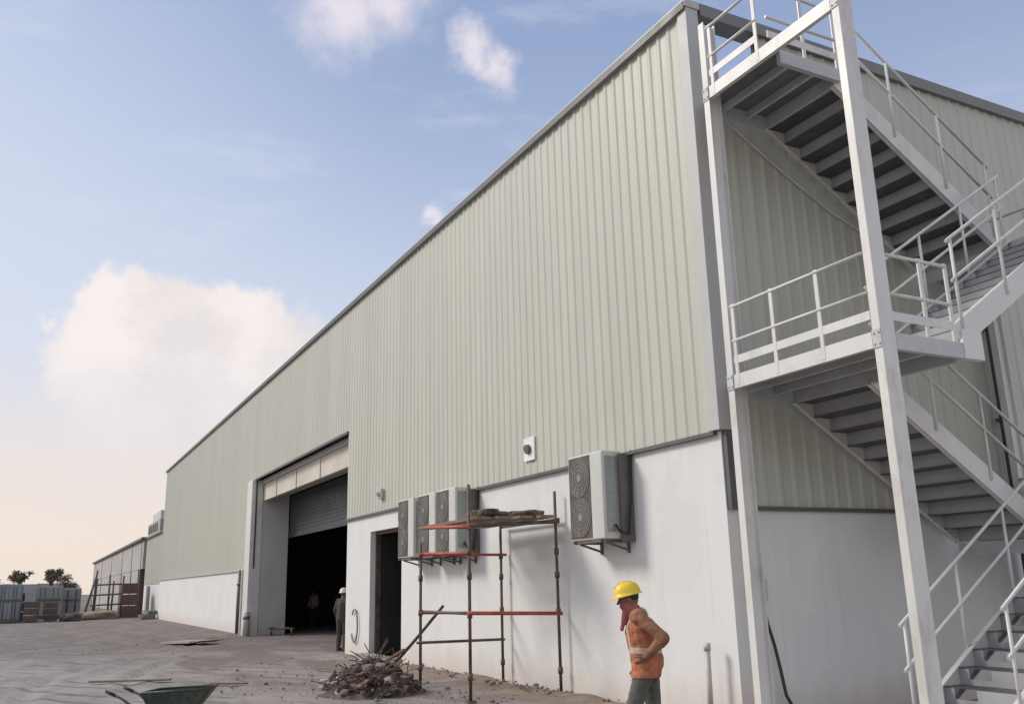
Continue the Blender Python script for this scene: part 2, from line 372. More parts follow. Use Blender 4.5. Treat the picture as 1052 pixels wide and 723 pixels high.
# ------------------------------------------------------------------ ground
def build_ground():
    def axis(a, b, step, lo, hi):
        v = []; x = a
        while x <= b+1e-6: v.append(x); x += step
        st = step; x = b
        while x < hi: st *= 1.35; x += st; v.append(x)
        st = step; x = a
        while x > lo: st *= 1.35; x -= st; v.insert(0, x)
        return v
    xs = axis(-30, 9, .16, -3000, 3000); ys = axis(-9.5, 1.0, .16, -3000, 3000)
    bm = bmesh.new()
    def hgt(x, y):
        e = 1 if y < -0.15 else 0
        if x > 12 or x < -75: e *= .3
        h = noise.noise(Vector((x*.5, y*.5, 0)))*.035+noise.noise(Vector((x*1.7, y*1.7, 3)))*.015+noise.noise(Vector((x*5, y*5, 7)))*.006
        h -= .03
        for ox in (0.0, 1.7):
            # wheel ruts curving from the near yard to the loading entrance
            yc_ = -8.2+ox+(x+2)**2*.0105-.35*math.sin(x*.35)
            dd = abs(y-yc_)
            if -32 < x < 8 and dd < .55: h += (-.05*math.exp(-(dd/.16)**2)+.035*math.exp(-((dd-.32)/.12)**2))*(.6+.6*noise.noise(Vector((x*.8, ox, 4))))
        # ridge of sand swept against the wall foot
        if -12.5 < x < 0.2 and -2.6 < y < -.15:
            t = max(0, 1-abs(y+.35)/1.3); t *= min(1, (x+12.5)/1.5)*min(1, max(0, (0.4-x))/1.0+.15)
            h += t*(.10+.05*noise.noise(Vector((x*1.3, y*1.3, 1))))
        return min(h*e, 0.12) if e else -0.03
    g = [[bm.verts.new((x, y, hgt(x, y))) for y in ys] for x in xs]
    for i in range(len(xs)-1):
        for j in range(len(ys)-1):
            f = bm.faces.new((g[i][j], g[i+1][j], g[i+1][j+1], g[i][j+1])); f.smooth = True
    me = bpy.data.meshes.new('ground'); bm.to_mesh(me); bm.free(); me.materials.append(M['ground'])
    o = bpy.data.objects.new('ground', me); COL.objects.link(o); struct(o)
build_ground()

# ------------------------------------------------------------------ warehouse
H = 9.87; HB = 3.57; HL = 2.52; HE = 2.60
ware = thing('warehouse_building', 'long pale green corrugated metal warehouse with white base wall and wide loading entrance', 'warehouse', (0, 0, 0))

def cladding(name, a, b, z0, z1, out, pitch=.25, depth=.018, parent=ware, mt='clad', thick=.0):
    """trapezoidal sheet from a to b (xy points), out = outward unit normal"""
    a, b, out = Vector((*a, 0)), Vector((*b, 0)), Vector((*out, 0))
    d = (b-a); n = max(1, int(round(d.length/pitch))); d.normalize(); p = (b-a).length/n
    prof = []
    for i in range(n):
        s = i*p
        prof += [(s, 0), (s+p*.54, 0), (s+p*.69, depth), (s+p*.85, depth)]
    prof.append((n*p, 0))
    bm = bmesh.new()
    zs = [z0, z1]
    cols = [[bm.verts.new(a+d*s+out*h+Vector((0, 0, z))) for z in zs] for s, h in prof]
    for A, B in zip(cols, cols[1:]):
        bm.faces.new((A[0], B[0], B[1], A[1]))
    me = bpy.data.meshes.new(name); bm.to_mesh(me); bm.free(); me.materials.append(M[mt])
    o = bpy.data.objects.new(name, me); COL.objects.link(o); o.parent = parent
    return o

XD0, XD1, ZD = -28.4, -16.0, 6.06          # loading entrance
# long side
cladding('wall_cladding', (-16.0, -.02), (-.12, -.02), HB, H-.05, (0, -1))
cladding('wall_cladding', (XD0, -.02), (XD1, -.02), ZD+.02, H-.05, (0, -1))
cladding('wall_cladding', (-58.2, -.02), (XD0, -.02), HL, H-.05, (0, -1))
# end wall, leaving the opening on to the roof at the head of the stairs
cladding('wall_cladding', (.02, .16), (.02, 1.26), HE, 8.262, (1, 0))
cladding('wall_cladding', (.02, 1.26), (.02, 40.0), HE, H-.05, (1, 0))
# backing (inner faces of sheets)
mb = MB(); mb.box(-16.0, -.02, .0, .06, HB+.02, H-.06); mb.box(XD0, XD1, .0, .06, ZD+.1, H-.06); mb.box(-58.18, XD0, .0, .06, HL+.02, H-.06)
mb.box(-.06, .0, .08, 1.26, HE+.02, 8.25); mb.box(-.06, .0, 1.26, 40, HE+.02, H-.06)
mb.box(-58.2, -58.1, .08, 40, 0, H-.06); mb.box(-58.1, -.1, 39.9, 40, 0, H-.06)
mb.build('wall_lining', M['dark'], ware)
# masonry base
mb = MB()
mb.box(-16.0, -13.98, -.0, .28, -.2, HB-.01); mb.box(-11.67, -.0, -.0, .28, -.2, HB-.01); mb.box(-13.98, -11.67, .0, .28, 3.1, HB-.01)
mb.box(-58.2, -29.55, -.0, .28, -.2, HL-.01)
mb.build('base_wall', M['white'], ware)
mb = MB(); mb.box(-.28, .0, .285, 40, -.2, HE-.01); mb.build('base_wall', M['white'], ware)
# flashings
mb = MB(); mb.box(-16.0, -.06, -.075, -.004, HB-.055, HB-.005); mb.build('drip_flashing', M['trim'], ware)
mb = MB(); mb.box(-58.2, -29.6, -.07, -.004, HL-.05, HL-.005); mb.build('drip_flashing', M['cornertrim'], ware)
mb = MB(); mb.box(.004, .075, .2, 40, HE-.055, HE-.005); mb.build('drip_flashing', M['trim'], ware)
# parapet coping
mb = MB(); mb.box(-58.3, .09, -.10, .18, H-.06, H+.06); mb.build('parapet_coping', M['cornertrim'], ware)
mb = MB(); mb.box(-.20, .10, .185, 40.1, H-.15, H+.05); mb.build('parapet_coping', M['coping'], ware)
mb = MB(); mb.box(-58.3, .07, -.115, -.102, H-.10, H+.02); mb.build('gutter_lip', M['trim'], ware)
# corner trim running down past the sheet
mb = MB(); mb.box(-.13, .075, -.075, .15, HB, H-.065); mb.build('corner_trim', M['cornertrim'], ware, .006)
mb = MB(); mb.box(.004, .085, .02, .15, HE-.05, HB-.003); mb.build('corner_trim', M['trim'], ware)
# roof
mb = MB(); mb.box(-58.0, -.08, .1, 39.8, 8.02, 8.18); mb.build('roof', M['roof'], ware)
# interior floor slab and screening
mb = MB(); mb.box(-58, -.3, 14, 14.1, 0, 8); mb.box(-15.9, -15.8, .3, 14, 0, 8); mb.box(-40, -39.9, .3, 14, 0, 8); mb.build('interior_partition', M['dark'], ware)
# loading entrance: left pier, jamb walls, soffit, header
mb = MB(); mb.box(-29.35, -28.42, -.16, .30, -.2, ZD-.02); pier = mb.build('entrance_pier', M['steel'], ware, .02)
mb = MB(); mb.box(-29.52, -29.37, -.22, -.02, -.1, 2.5); mb.build('corner_guard', M['pvc'], ware, .01)
mb = MB(); mb.box(-28.9, -28.40, .31, 1.36, -.1, 5.6); mb.build('entrance_jamb', M['greywall'], ware)
mb = MB(); mb.box(-16.0, -15.75, .29, 1.36, -.1, 5.6); mb.build('entrance_jamb', M['greywall'], ware)
mb = MB(); mb.box(XD0-.4, XD1+.2, .5, 1.36, 5.45, 5.6); mb.build('entrance_soffit', M['greywall'], ware)
mb = MB(); mb.box(XD0+.02, XD1-.01, .30, .46, 5.19, 5.86)
mb.build('entrance_header', M['tan'], ware, .01)
mb = MB()
for x in (-26.2, -23.2, -20.1): mb.box(x, x+.10, .27, .298, 5.19, 5.9)
mb.box(XD0, XD1, .22, .30, 5.865, 6.04)
mb.build('header_bracket', M['greywall'], ware)
mb = MB(); mb.box(XD0, XD1, -.07, .0, ZD-.05, ZD+.015); mb.build('door_flashing', M['trim'], ware)
# half lowered shutter
mb = MB(); z = 3.85
while z < 5.35:
    mb.box(XD0-.1, XD1+.1, 1.40, 1.44, z, z+.10); mb.box(XD0-.1, XD1+.1, 1.415, 1.445, z+.10, z+.13); z += .13
mb.box(XD0-.1, XD1+.1, 1.38, 1.46, 3.72, 3.85)
mb.build('roller_shutter', M['shutter'], ware)
# small side doorway
mb = MB(); mb.box(-13.88, -13.84, .29, 1.20, .05, 3.0); mb.box(-12.84, -11.70, 1.10, 1.14, .05, 3.02)
dl = mb.build('door', M['door'], ware)
mb = MB(); mb.box(-13.838, -13.80, 1.02, 1.06, 1.0, 1.25); mb.build('handle', M['acdark'], dl)
mb = MB(); mb.box(-13.975, -13.90, .14, .275, 0, 3.09); mb.box(-11.745, -11.675, .14, .275, 0, 3.09); mb.box(-13.9, -11.745, .14, .275, 3.02, 3.09)
mb.build('door_frame', M['brown'], ware)
mb = MB(); mb.box(-14.05, -11.6, -.35, .0, -.05, .10); mb.build('door_step', M['concrete'], ware, .02)
# wall vent plate
v = MB(); v.box(-5.28, -4.88, -.07, -.042, 3.82, 4.24); vent = v.build('vent_plate', M['platewhite'], ware, .008)
v = MB(); v.tube([(-5.08, -.071, 4.03), (-5.08, -.13, 4.02)], .085, 18); v.build('vent_pipe', M['acdark'], vent)
v = MB(); v.box(-13.08, -12.84, -.14, -.056, 3.86, 4.12); v.tube([(-12.96, -.14, 4.0), (-12.96, -.2, 3.97)], .07, 12); v.build('wall_lamp', M['pvc'], ware, .01)
# thin conduit on the end wall
v = MB(); v.tube([(.075, .5, 8.08), (.075, 1.4, 7.55), (.075, 2.4, 7.02), (.075, 3.3, 6.70), (.075, 4.4, 6.45)], .014, 6); v.build('wall_conduit', M['steel'], ware)

# downpipes
v = MB(); v.tube([(-30.05, -.14, 0), (-30.05, -.14, 2.5)], .11, 12); v.box(-30.2, -29.9, -.26, -.01, 1.9, 1.96)
tag(v.build('drain_pipe', M['trim']), 'dark vertical drain pipe at the foot of the wall left of the loading entrance', 'pipe')
v = MB(); v.tube([(.16, 5.62, .2), (.16, 5.62, 5.95), (.12, 5.62, 6.1)], .065, 12)
for z in (.9, 2.4, 4.0, 5.5): v.box(.08, .25, 5.53, 5.71, z, z+.05)
tag(v.build('drain_pipe', M['trim']), 'dark drain pipe on the shaded end wall behind the staircase', 'pipe')

# annex beyond the main block
annex = thing('annex_building', 'low cladded annex with white base joined to far end of the warehouse', 'building', (-66, 0, 0))
cladding('wall_cladding', (-72, .4), (-58.3, .4), 2.3, 5.9, (0, -1), parent=None).parent = annex
bpy.context.view_layer.update()
for ch in annex.children: ch.matrix_parent_inverse = Matrix.Translation(annex.location).inverted()
v = MB(); v.box(-72, -58.3, .42, .6, -.2, 2.29); v.build('base_wall', M['white'], annex)
v = MB(); v.box(-72.2, -58.25, .25, 20, 5.9, 6.02); v.build('roof', M['trim'], annex)
v = MB(); v.box(-72, -71.8, .6, 20, -.2, 5.9); v.build('side_wall', M['shed'], annex)
v = MB(); v.box(-68.4, -67.6, .2, .42, -.1, 2.2); v.build('pilaster', M['shed'], annex)
ru = thing('rooftop_unit', 'pale boxy plant unit standing on the low annex roof', 'rooftop unit', (-67, 1.5, 6.02))
v = MB(); v.box(-71.5, -63.5, .35, 2.6, 6.03, 7.05); v.build('casing', M['shed'], ru, .03)
v = MB(); v.box(-69.5, -64.5, .45, 2.2, 7.06, 7.75); v.build('cowl', M['ac'], ru, .05)
v = MB()
for k in range(5): v.box(-70.8+k*1.3, -70.0+k*1.3, .31, .347, 6.25, 6.85)
v.build('louvre', M['acdark'], ru)

shed = thing('storage_shed', 'long low open storage shed with dark roof edge in far background', 'shed', (-100, 0, 0))
v = MB(); v.box(-140, -72.4, 3.5, 3.7, -.2, 5.9); v.build('back_wall', M['shed'], shed)
v = MB(); v.box(-141, -72.3, .0, 12, 5.95, 6.15); v.build('roof', M['trim'], shed)
for x in (-74, -82, -92, -106, -122, -139):
    v = MB(); v.box(x-.2, x+.2, .2, .6, -.2, 5.94); v.build('post', M['brown'], shed)
v = MB(); v.box(-140, -72.5, .22, .5, 3.6, 5.94); v.build('fascia_panel', M['shed'], shed)
for x0, x1 in ((-81.8, -76), (-91.8, -82.2), (-121.8, -92.2), (-138.8, -122.2)):
    v = MB(); v.box(x0, x1, .25, .4, -.2, 3.59)
    v.build('wall_panel', M['shed'], shed)
fe = thing('boundary_fence', 'long low grey sheet fence closing off the far end of the yard', 'fence', (-112, -40, 0))
for k in range(18):
    y = -75+k*4.0
    v = MB(); v.box(-112, -111.92, y+.06, y+3.94, .1, 2.9+.05*(k % 3)); v.build('panel', M['fence'], fe)
    v = MB(); v.box(-111.9, -111.75, y-.06, y+.06, 0, 3.05); v.build('post', M['contgrey'], fe)
pl = thing('lamp_post', 'slim lamp post rising behind the containers near the left frame edge', 'lamp post', (-105, -16, 0))
v = MB(); v.tube([(-105, -14.6, 0), (-105, -14.6, 9.0)], [.12, .07], 8); v.build('pole', M['pvc'], pl)
v = MB(); v.tube([(-105, -14.6, 8.9), (-104.6, -14.2, 9.3), (-104, -13.6, 9.35)], .045, 6); v.box(-104.2, -103.5, -13.75, -13.4, 9.28, 9.4); v.build('lamp_head', M['pvc'], pl)

# ------------------------------------------------------------------ staircase
stair = thing('steel_staircase', 'tall white painted steel fire staircase zigzagging up beside the warehouse corner', 'staircase', (0.3, 0, 0))
XI = .17
XA, XB = .40, 2.71          # inner / outer side of the tower
Y0, Y1, Y2, Y3 = -.10, 1.22, 4.12, 5.30
G = (Y2-Y1)/10; RISE = 2.04/11
Z_MID1, Z_L1, Z_MID2, Z_TOP = 2.14, 4.18, 6.22, 8.26
def ibeam_col(x, y, z0, z1, wx=.11, dy=.21):
    v = MB(); t = .012
    v.box(x-wx/2, x+wx/2, y, y+t, z0, z1); v.box(x-wx/2, x+wx/2, y+dy-t, y+dy, z0, z1); v.box(x-.006, x+.006, y+t, y+dy-t, z0, z1)
    v.box(x-.14, x+.14, y-.05, y+dy+.05, z0-.02, z0)
    return v.build('column', M['steel'], stair)
# outer columns are boxed sections, inner are open sections
def box_col(x, y, z0, z1, wx=.11, dy=.22):
    v = MB(); v.box(x-wx/2, x+wx/2, y, y+dy, z0, z1)
    o = v.build('column', M['steel'], stair, .008)
    v = MB(); v.box(x-.16, x+.16, y-.06, y+dy+.06, z0-.06, z0-.002); v.build('base_plate', M['steelgrey'], o)
    return o
box_col(XB, Y0-.01, 0.02, 9.3); ibeam_col(XA, Y0-.01, 0.02, 9.3)
box_col(XB, 5.32, 0.02, 7.2); ibeam_col(XA, 5.32, 0.02, 7.2)

def landing(z, ya, yb, front, XE, name='landing'):
    XB = XE
    v = MB(); v.box(XI-.03, XB+.02, ya+.22, yb, z-.012, z); v.box(XA+.07, XB+.02, ya+.055, ya+.22, z-.012, z)
    o = v.build(name, M['deck'], stair)
    v = MB()
    hb = .16
    fy = ya if front < 0 else yb
    XB = 2.71
    v.box(XA+.07, XB-.07, fy-.01, fy+.05, z-hb, z+.015) if front < 0 else v.box(XA+.07, XB-.07, fy-.05, fy+.01, z-hb, z+.015)
    v.build('edge_beam', M['steel'], o)
    XB = XE
    v = MB()
    v.box(XI-.03, XI+.03, ya+.23, yb, z-.19, z-.013); v.box(XB-.04, XB+.03, (ya+.24) if front < 0 else ya, yb-.001, z-.17, z+.01)
    for y in ([ya+.45, ya+.9] ): v.box(XI+.03, XB-.04, y, y+.05, z-.12, z-.013)
    oy = yb if front < 0 else ya
    v.box(XI+.031, XB-.041, oy-.05, oy, z-.20, z-.013)
    v.build('joist', M['steelgrey'], o)
    return o
RT = .021
def rails_line(parent, a, b, posts=(), toe=True, zoff=0.0, hgts=(.45, .90)):
    """straight guard rail between two points at deck level"""
    a, b = Vector(a), Vector(b); up = Vector((0, 0, 1))
    v = MB()
    for h in hgts: v.tube([a+up*h, b+up*h], RT, 8)
    o = v.build('guard_rail', M['steel'], parent)
    if toe:
        v = MB(); v.bar(a+up*.20, b+up*.20, .012, .10); v.build('toe_board', M['steel'], parent)
    for t in posts:
        p = a.lerp(b, t); v = MB(); dd = (b-a).normalized()
        v.obox(p+up*.40, dd, dd.cross(up), up, .026, .009, .53); v.build('rail_post', M['steel'], parent)
    return o
o = landing(Z_L1, Y0, Y1, -1, XB)
rails_line(o, (XA+.10, Y0-.005, Z_L1), (XB-.06, Y0-.005, Z_L1), (.02, .34, .68))
rails_line(o, (XB+.01, Y0+.24, Z_L1), (XB+.01, 1.14, Z_L1), (.55, .985))
v = MB(); v.box(XB-.05, XB+.04, Y1+.005, Y1+.34, Z_L1-.17, Z_L1+.17); v.build('bearing_block', M['steel'], o, .006)
for cx_ in (XA, XB):
    for zz in (Z_L1, Z_TOP):
        v = MB(); v.box(cx_-.055, cx_+.055, Y0-.021, Y0-.0125, zz-.17, zz+.03)
        for bx in (-.032, .032):
            for bz in (-.13, -.01): v.tube([(cx_+bx, Y0-.021, zz+bz), (cx_+bx, Y0-.034, zz+bz)], .012, 6, smooth=False)
        v.build('bolted_plate', M['steelgrey'], stair)
# head of the stairs: a short landing in front of the roof opening, its front beam tied out to the outer column
o = landing(Z_TOP, Y0, Y1, -1, 1.54)
rails_line(o, (XA+.10, Y0-.005, Z_TOP), (1.45, Y0-.005, Z_TOP), (.06, .97))
rails_line(o, (1.56, Y0+.06, Z_TOP), (1.56, Y1, Z_TOP), (.5, .97))
for z in (Z_MID1, Z_MID2):
    o = landing(z, Y2, Y3, 1, XB)
    rails_line(o, (XA+.06, Y3-.01, z), (XB-.05, Y3-.01, z), (.02, .35, .68, .98))
    rails_line(o, (XB+.01, Y2+.05, z), (XB+.01, Y3, z), (.5,))

def flight(xa, xb, ztop, down, notch=False):
    """11 risers from the landing at ztop; down=+1 descends toward +Y, -1 toward -Y"""
    ys = Y1 if down > 0 else Y2
    zb = ztop-2.04; ye = Y2 if down > 0 else Y1
    v = MB(); d = Vector((0, (ye-ys), -2.04+RISE)).normalized(); up = Vector((0, -d.z*down, abs(d.y)))
    # outer stringer is the thing the steps hang on: a channel with two flanges
    st = []
    fl = None
    def stringer(x, side):
        v = MB()
        a = Vector((x, ys-.02*down, ztop-.10)); b = Vector((x, ye+.02*down, zb+RISE-.10))
        dd = (b-a).normalized(); u = Vector((1, 0, 0)).cross(dd); u = u if u.z > 0 else -u
        v.obox((a+b)/2, (1, 0, 0), dd, u, .007, (b-a).length/2, .135)
        for s in (-1, 1): v.obox((a+b)/2+u*s*.128+Vector((side*.028, 0, 0)), (1, 0, 0), dd, u, .034, (b-a).length/2, .007)
        return v.build('stringer', M['steel'], fl) if fl else v
    v = MB()
    # top nosing/riser plate forms the flight's own mesh
    yy = ys
    v.box(xa+.02, xb-.02, min(yy, yy+.008*down), max(yy, yy+.008*down), ztop-RISE, ztop-.014)
    fl = v.build('stair_flight', M['steel'], stair)
    stringer(xa, 1); stringer(xb, -1)
    for k in range(1, 11):
        z = ztop-k*RISE; ya = ys+(k-1)*G*down; yb = ys+k*G*down
        v = MB(); lo, hi = min(ya, yb), max(ya, yb)
        v.box(xa+.012, xb-.012, lo-.012, hi+.012, z-.010, z)
        tr = v.build('tread', M['tread'], fl); v = MB()
        zl = z-RISE; r0, r1 = min(yb, yb+.008*down), max(yb, yb+.008*down)
        if notch:
            v.box(xa+.42, xb-.012, r0, r1, zl, z-.011); v.box(xa+.012, xa+.14, r0, r1, zl, z-.011); v.box(xa+.14, xa+.42, r0, r1, zl, zl+.06)
        else: v.box(xa+.012, xb-.012, r0, r1, zl, z-.011)
        v.build('riser', M['riser'], fl)
    return fl
def flight_rail(parent, x, ztop, down, foot=False, hgts=(.50, .98), tail=.0):
    ys = Y1 if down > 0 else Y2; ye = Y2 if down > 0 else Y1
    zb = ztop-2.04+RISE
    A = Vector((x, ys, ztop)); B = Vector((x, ye, zb)); up = Vector((0, 0, 1))
    if tail: B = B+(B-A).normalized()*tail
    v = MB()
    for i, h in enumerate(hgts): v.tube([A+up*(h+.06), B+up*(h+.06)], RT, 8)
    o = v.build('stair_rail', M['steel'], parent)
    for t in (.03, .34, .66, .975):
        p = A.lerp(B, t); v = MB(); v.tube([p+up*-.10, p+up*(hgts[-1]+.06)], .019, 8); v.build('rail_post', M['steel'], parent)
XM0, XM1 = 1.50, 1.66
fA = flight(XI, XM0, Z_TOP, 1); flight_rail(fA, XM0+.02, Z_TOP, 1); flight_rail(fA, XI-.02, Z_TOP, 1)
fB = flight(XM1, XB, Z_MID2, -1); flight_rail(fB, XB+.01, Z_MID2, -1); flight_rail(fB, XM1-.01, Z_MID2, -1)
fC = flight(XI, XM0, Z_L1, 1); flight_rail(fC, XM0+.02, Z_L1, 1)
fD = flight(XM1, XB, Z_MID1, -1, True); flight_rail(fD, XB+.01, Z_MID1, -1); flight_rail(fD, XM1-.01, Z_MID1, -1, tail=.34)
v = MB(); v.box(XM1-.15, XB+.15, .75, Y1+.2, -.1, .095); v.build('plinth', M['concrete'], stair, .015)

# pale slab added by the stairs to bounce light on to the end wall
v = MB(); v.box(.30, 14, -.45, 42, -.25, .012); struct(v.build('bounce_slab', M['bounce'], bevel=.01))
# ------------------------------------------------------------------ air conditioners
def ac_unit(label):
    o = thing('air_conditioner', label, 'air conditioner', (0, 0, 0), 'condenser units hung on the white wall')
    W_, D_, Hh = .95, .36, 1.28
    v = MB(); v.box(0, W_, -D_, 0, 0, Hh); v.build('casing', M['ac'], o, .02)
    for zc in (.34, .93):
        v = MB(); c = (.33, -D_-.012, zc)
        v.tube([(c[0], -D_-.002, zc), (c[0], -D_-.010, zc)], .285, 28)
        g = v.build('fan', M['acdark'], o)
        v = MB()
        for rr in (.06, .12, .18, .24, .285): v.ring(c, (0, 1, 0), rr, .005, 28, 4)
        for k in range(6):
            a = k*math.pi/6; dx, dz = math.cos(a)*.285, math.sin(a)*.285
            v.tube([(c[0]-dx, c[1], zc-dz), (c[0]+dx, c[1], zc+dz)], .004, 4)
        v.tube([(c[0], c[1]-.006, zc), (c[0], c[1]+.004, zc)], .05, 14)
        v.build('fan_guard', M['guard'], g)
    v = MB(); v.box(.03, .63, -D_-.006, -D_-.001, .03, Hh-.03); v.build('front_grille', M['brown'], o)
    v = MB(); v.box(W_+.001, W_+.012, -D_+.06, -.10, .10, Hh-.08)
    for k in range(9): v.box(W_+.012, W_+.018, -D_+.06, -.10, .13+k*.13, .15+k*.13)
    v.build('coil_panel', M['coil'], o)
    v = MB()
    for x in (.12, .85): v.box(x-.02, x+.02, -D_-.02, .13, -.05, -.004); v.bar((x, -D_+.1, -.05), (x, .12, -.16), .03, .03); v.box(x-.02, x+.02, .10, .13, -.20, -.05)
    v.box(.05, .92, -D_+.02, -D_+.06, -.045, -.006); v.box(W_+.02, W_+.07, -.09, .13, -.05, Hh-.05)
    v.build('wall_bracket', M['acdark'], o)
    v = MB(); v.tube([(W_+.03, -.18, .2), (W_+.10, -.16, .1), (W_+.12, -.02, .05), (W_+.12, .05, .6), (W_+.10, .10, Hh)], .018, 8); v.build('refrigerant_pipe', M['rubber'], o)
    return o
a0 = ac_unit('grey twin fan air conditioner hung alone on the white wall right of the scaffold')
a0.location = (-3.04, -.135, 2.30)
for lx, lab in ((-10.60, 'leftmost wall hung air conditioner, right above the side doorway edge'),
                (-9.38, 'middle wall hung air conditioner of the close set row of three'),
                (-8.34, 'right hand air conditioner of the row of three, behind the scaffold platform')):
    c = copy_tree(a0); c.location = (lx, -.135, 2.31); c['label'] = lab

# ------------------------------------------------------------------ scaffold
sc = thing('scaffold_tower', 'rusty tube scaffold tower with red ledgers standing against the white wall', 'scaffold', (-5.15, -.9, 0))
SX0, SX1, SY0, SY1 = -6.14, -4.10, -1.72, -.14
for x, y, h in ((SX0, SY0, 2.42), (SX1, SY0, 3.25), (SX0, SY1, 2.78), (SX1, SY1, 3.18)):
    v = MB(); v.tube([(x, y, .0), (x, y, h)], .026, 10); s_ = v.build('standard', M['brown'], sc)
    for z in (.35, 1.25, 1.83, 2.2):
        if z < h:
            v = MB(); v.tube([(x, y, z-.05), (x, y, z+.05)], .042, 8); v.build('coupler', M['brown'], s_)
    v = MB(); v.box(x-.07, x+.07, y-.07, y+.07, -.01, .012); v.build('base_plate', M['brown'], s_)
def led(a, b, mt, r=.024):
    v = MB(); v.tube([a, b], r, 8); return v.build('ledger', M[mt], sc)
led((SX0-.1, SY0+.03, 1.27), (SX1+.05, SY0+.03, 1.27), 'brown')
led((SX1+.03, SY0-.05, 1.28), (SX1+.03, SY1+.05, 1.22), 'redtube', .03)
led((SX0+.03, SY0-.05, 1.25), (SX0+.03, SY1+.05, 1.2), 'redtube')
led((SX0-.05, SY0-.03, .74), (SX1, SY0-.03, .74), 'brown') if False else None
led((SX0+.03, SY0-.08, .76), (SX0+.03, SY1+.03, .74), 'brown')
led((SX0+.35, SY0-.03, 2.68), (SX1+.08, SY0-.03, 2.58), 'redtube', .03)
led((SX0+.03, SY0-.05, 2.24), (SX0+.03, SY1+.1, 2.22), 'redtube')
led((SX0-.02, SY0+.04, 2.25), (SX1+.03, SY0+.04, 2.18), 'redtube')
led((SX1+.03, SY0-.05, 2.60), (SX1+.03, SY1+.05, 2.68), 'brown', .03)
led((SX0+.03, SY0, 2.36), (SX0+.03, SY1+.05, 2.72), 'brown', .03) if False else led((SX0-.02, SY1+.04, 2.72), (SX1+.04, SY1+.04, 2.72), 'brown')
for k in range(4):
    y = SY0+.16+k*.38
    v = MB(); z = 2.70+.012*k
    v.bar((SX0-.22+.1*rnd.random(), y, z), (SX1+.10+.12*rnd.random(), y+.04, z+.02), .26, .045)
    tag(v.build('wooden_plank', M['wood']), ['front edge weathered scaffold board on the tower platform', 'second scaffold board from the front of the tower platform', 'third scaffold board back from the front of the platform', 'rear scaffold board on the platform, nearest the white wall'][k], 'plank', 'boards of the scaffold platform')
def lump(center, dims, mt, name, seed, parent=None, n=3, amp=.25, rot=0):
    bm = bmesh.new(); bmesh.ops.create_icosphere(bm, subdivisions=n, radius=1)
    rm = Matrix.Rotation(rot, 3, 'Z')
    for v_ in bm.verts:
        q = v_.co.copy(); k = 1+amp*noise.noise(q*1.7+Vector((seed, seed*2, 0)))+amp*.5*noise.noise(q*4+Vector((seed, 0, seed)))
        q = Vector((math.copysign(abs(q.x)**.7, q.x)*dims[0], math.copysign(abs(q.y)**.7, q.y)*dims[1], math.copysign(abs(q.z)**.7, q.z)*dims[2]))*k
        v_.co = rm @ q+Vector(center)
    for f in bm.faces: f.smooth = n > 2
    me = bpy.data.meshes.new(name); bm.to_mesh(me); bm.free(); me.materials.append(M[mt])
    o = bpy.data.objects.new(name, me); COL.objects.link(o)
    if parent: o.parent = parent
    return o
for i, (x, y, a, b, c, lab) in enumerate(((-4.55, -1.25, .42, .22, .08, 'flat dark sack lying at the near end of the scaffold boards'),
                                  (-5.35, -.75, .40, .20, .10, 'crumpled dark sack in the middle of the scaffold boards'),
                                  (-4.35, -.55, .30, .18, .07, 'small dark sack at the wall side of the scaffold boards'))):
    tag(lump((x, y, 2.76+c*.75), (a, b, c), 'rubble', 'sack', i+3, rot=.4*i), lab, 'sack', 'sacks on the scaffold')
v = MB(); v.tube([(-5.0, -1.30, .30), (-5.62, -1.5, 1.36)], .0, 4) if False else None
v = MB(); v.tube([(-7.55, -1.95, .12), (-7.05, -1.72, .50), (-6.55, -1.62, .82), (-5.62, -1.52, 1.36)], [.035, .032, .028, .026], 8)
tag(v.build('bent_pipe', M['brown']), 'dark bent pole leaning from the debris heap against the scaffold', 'pole')

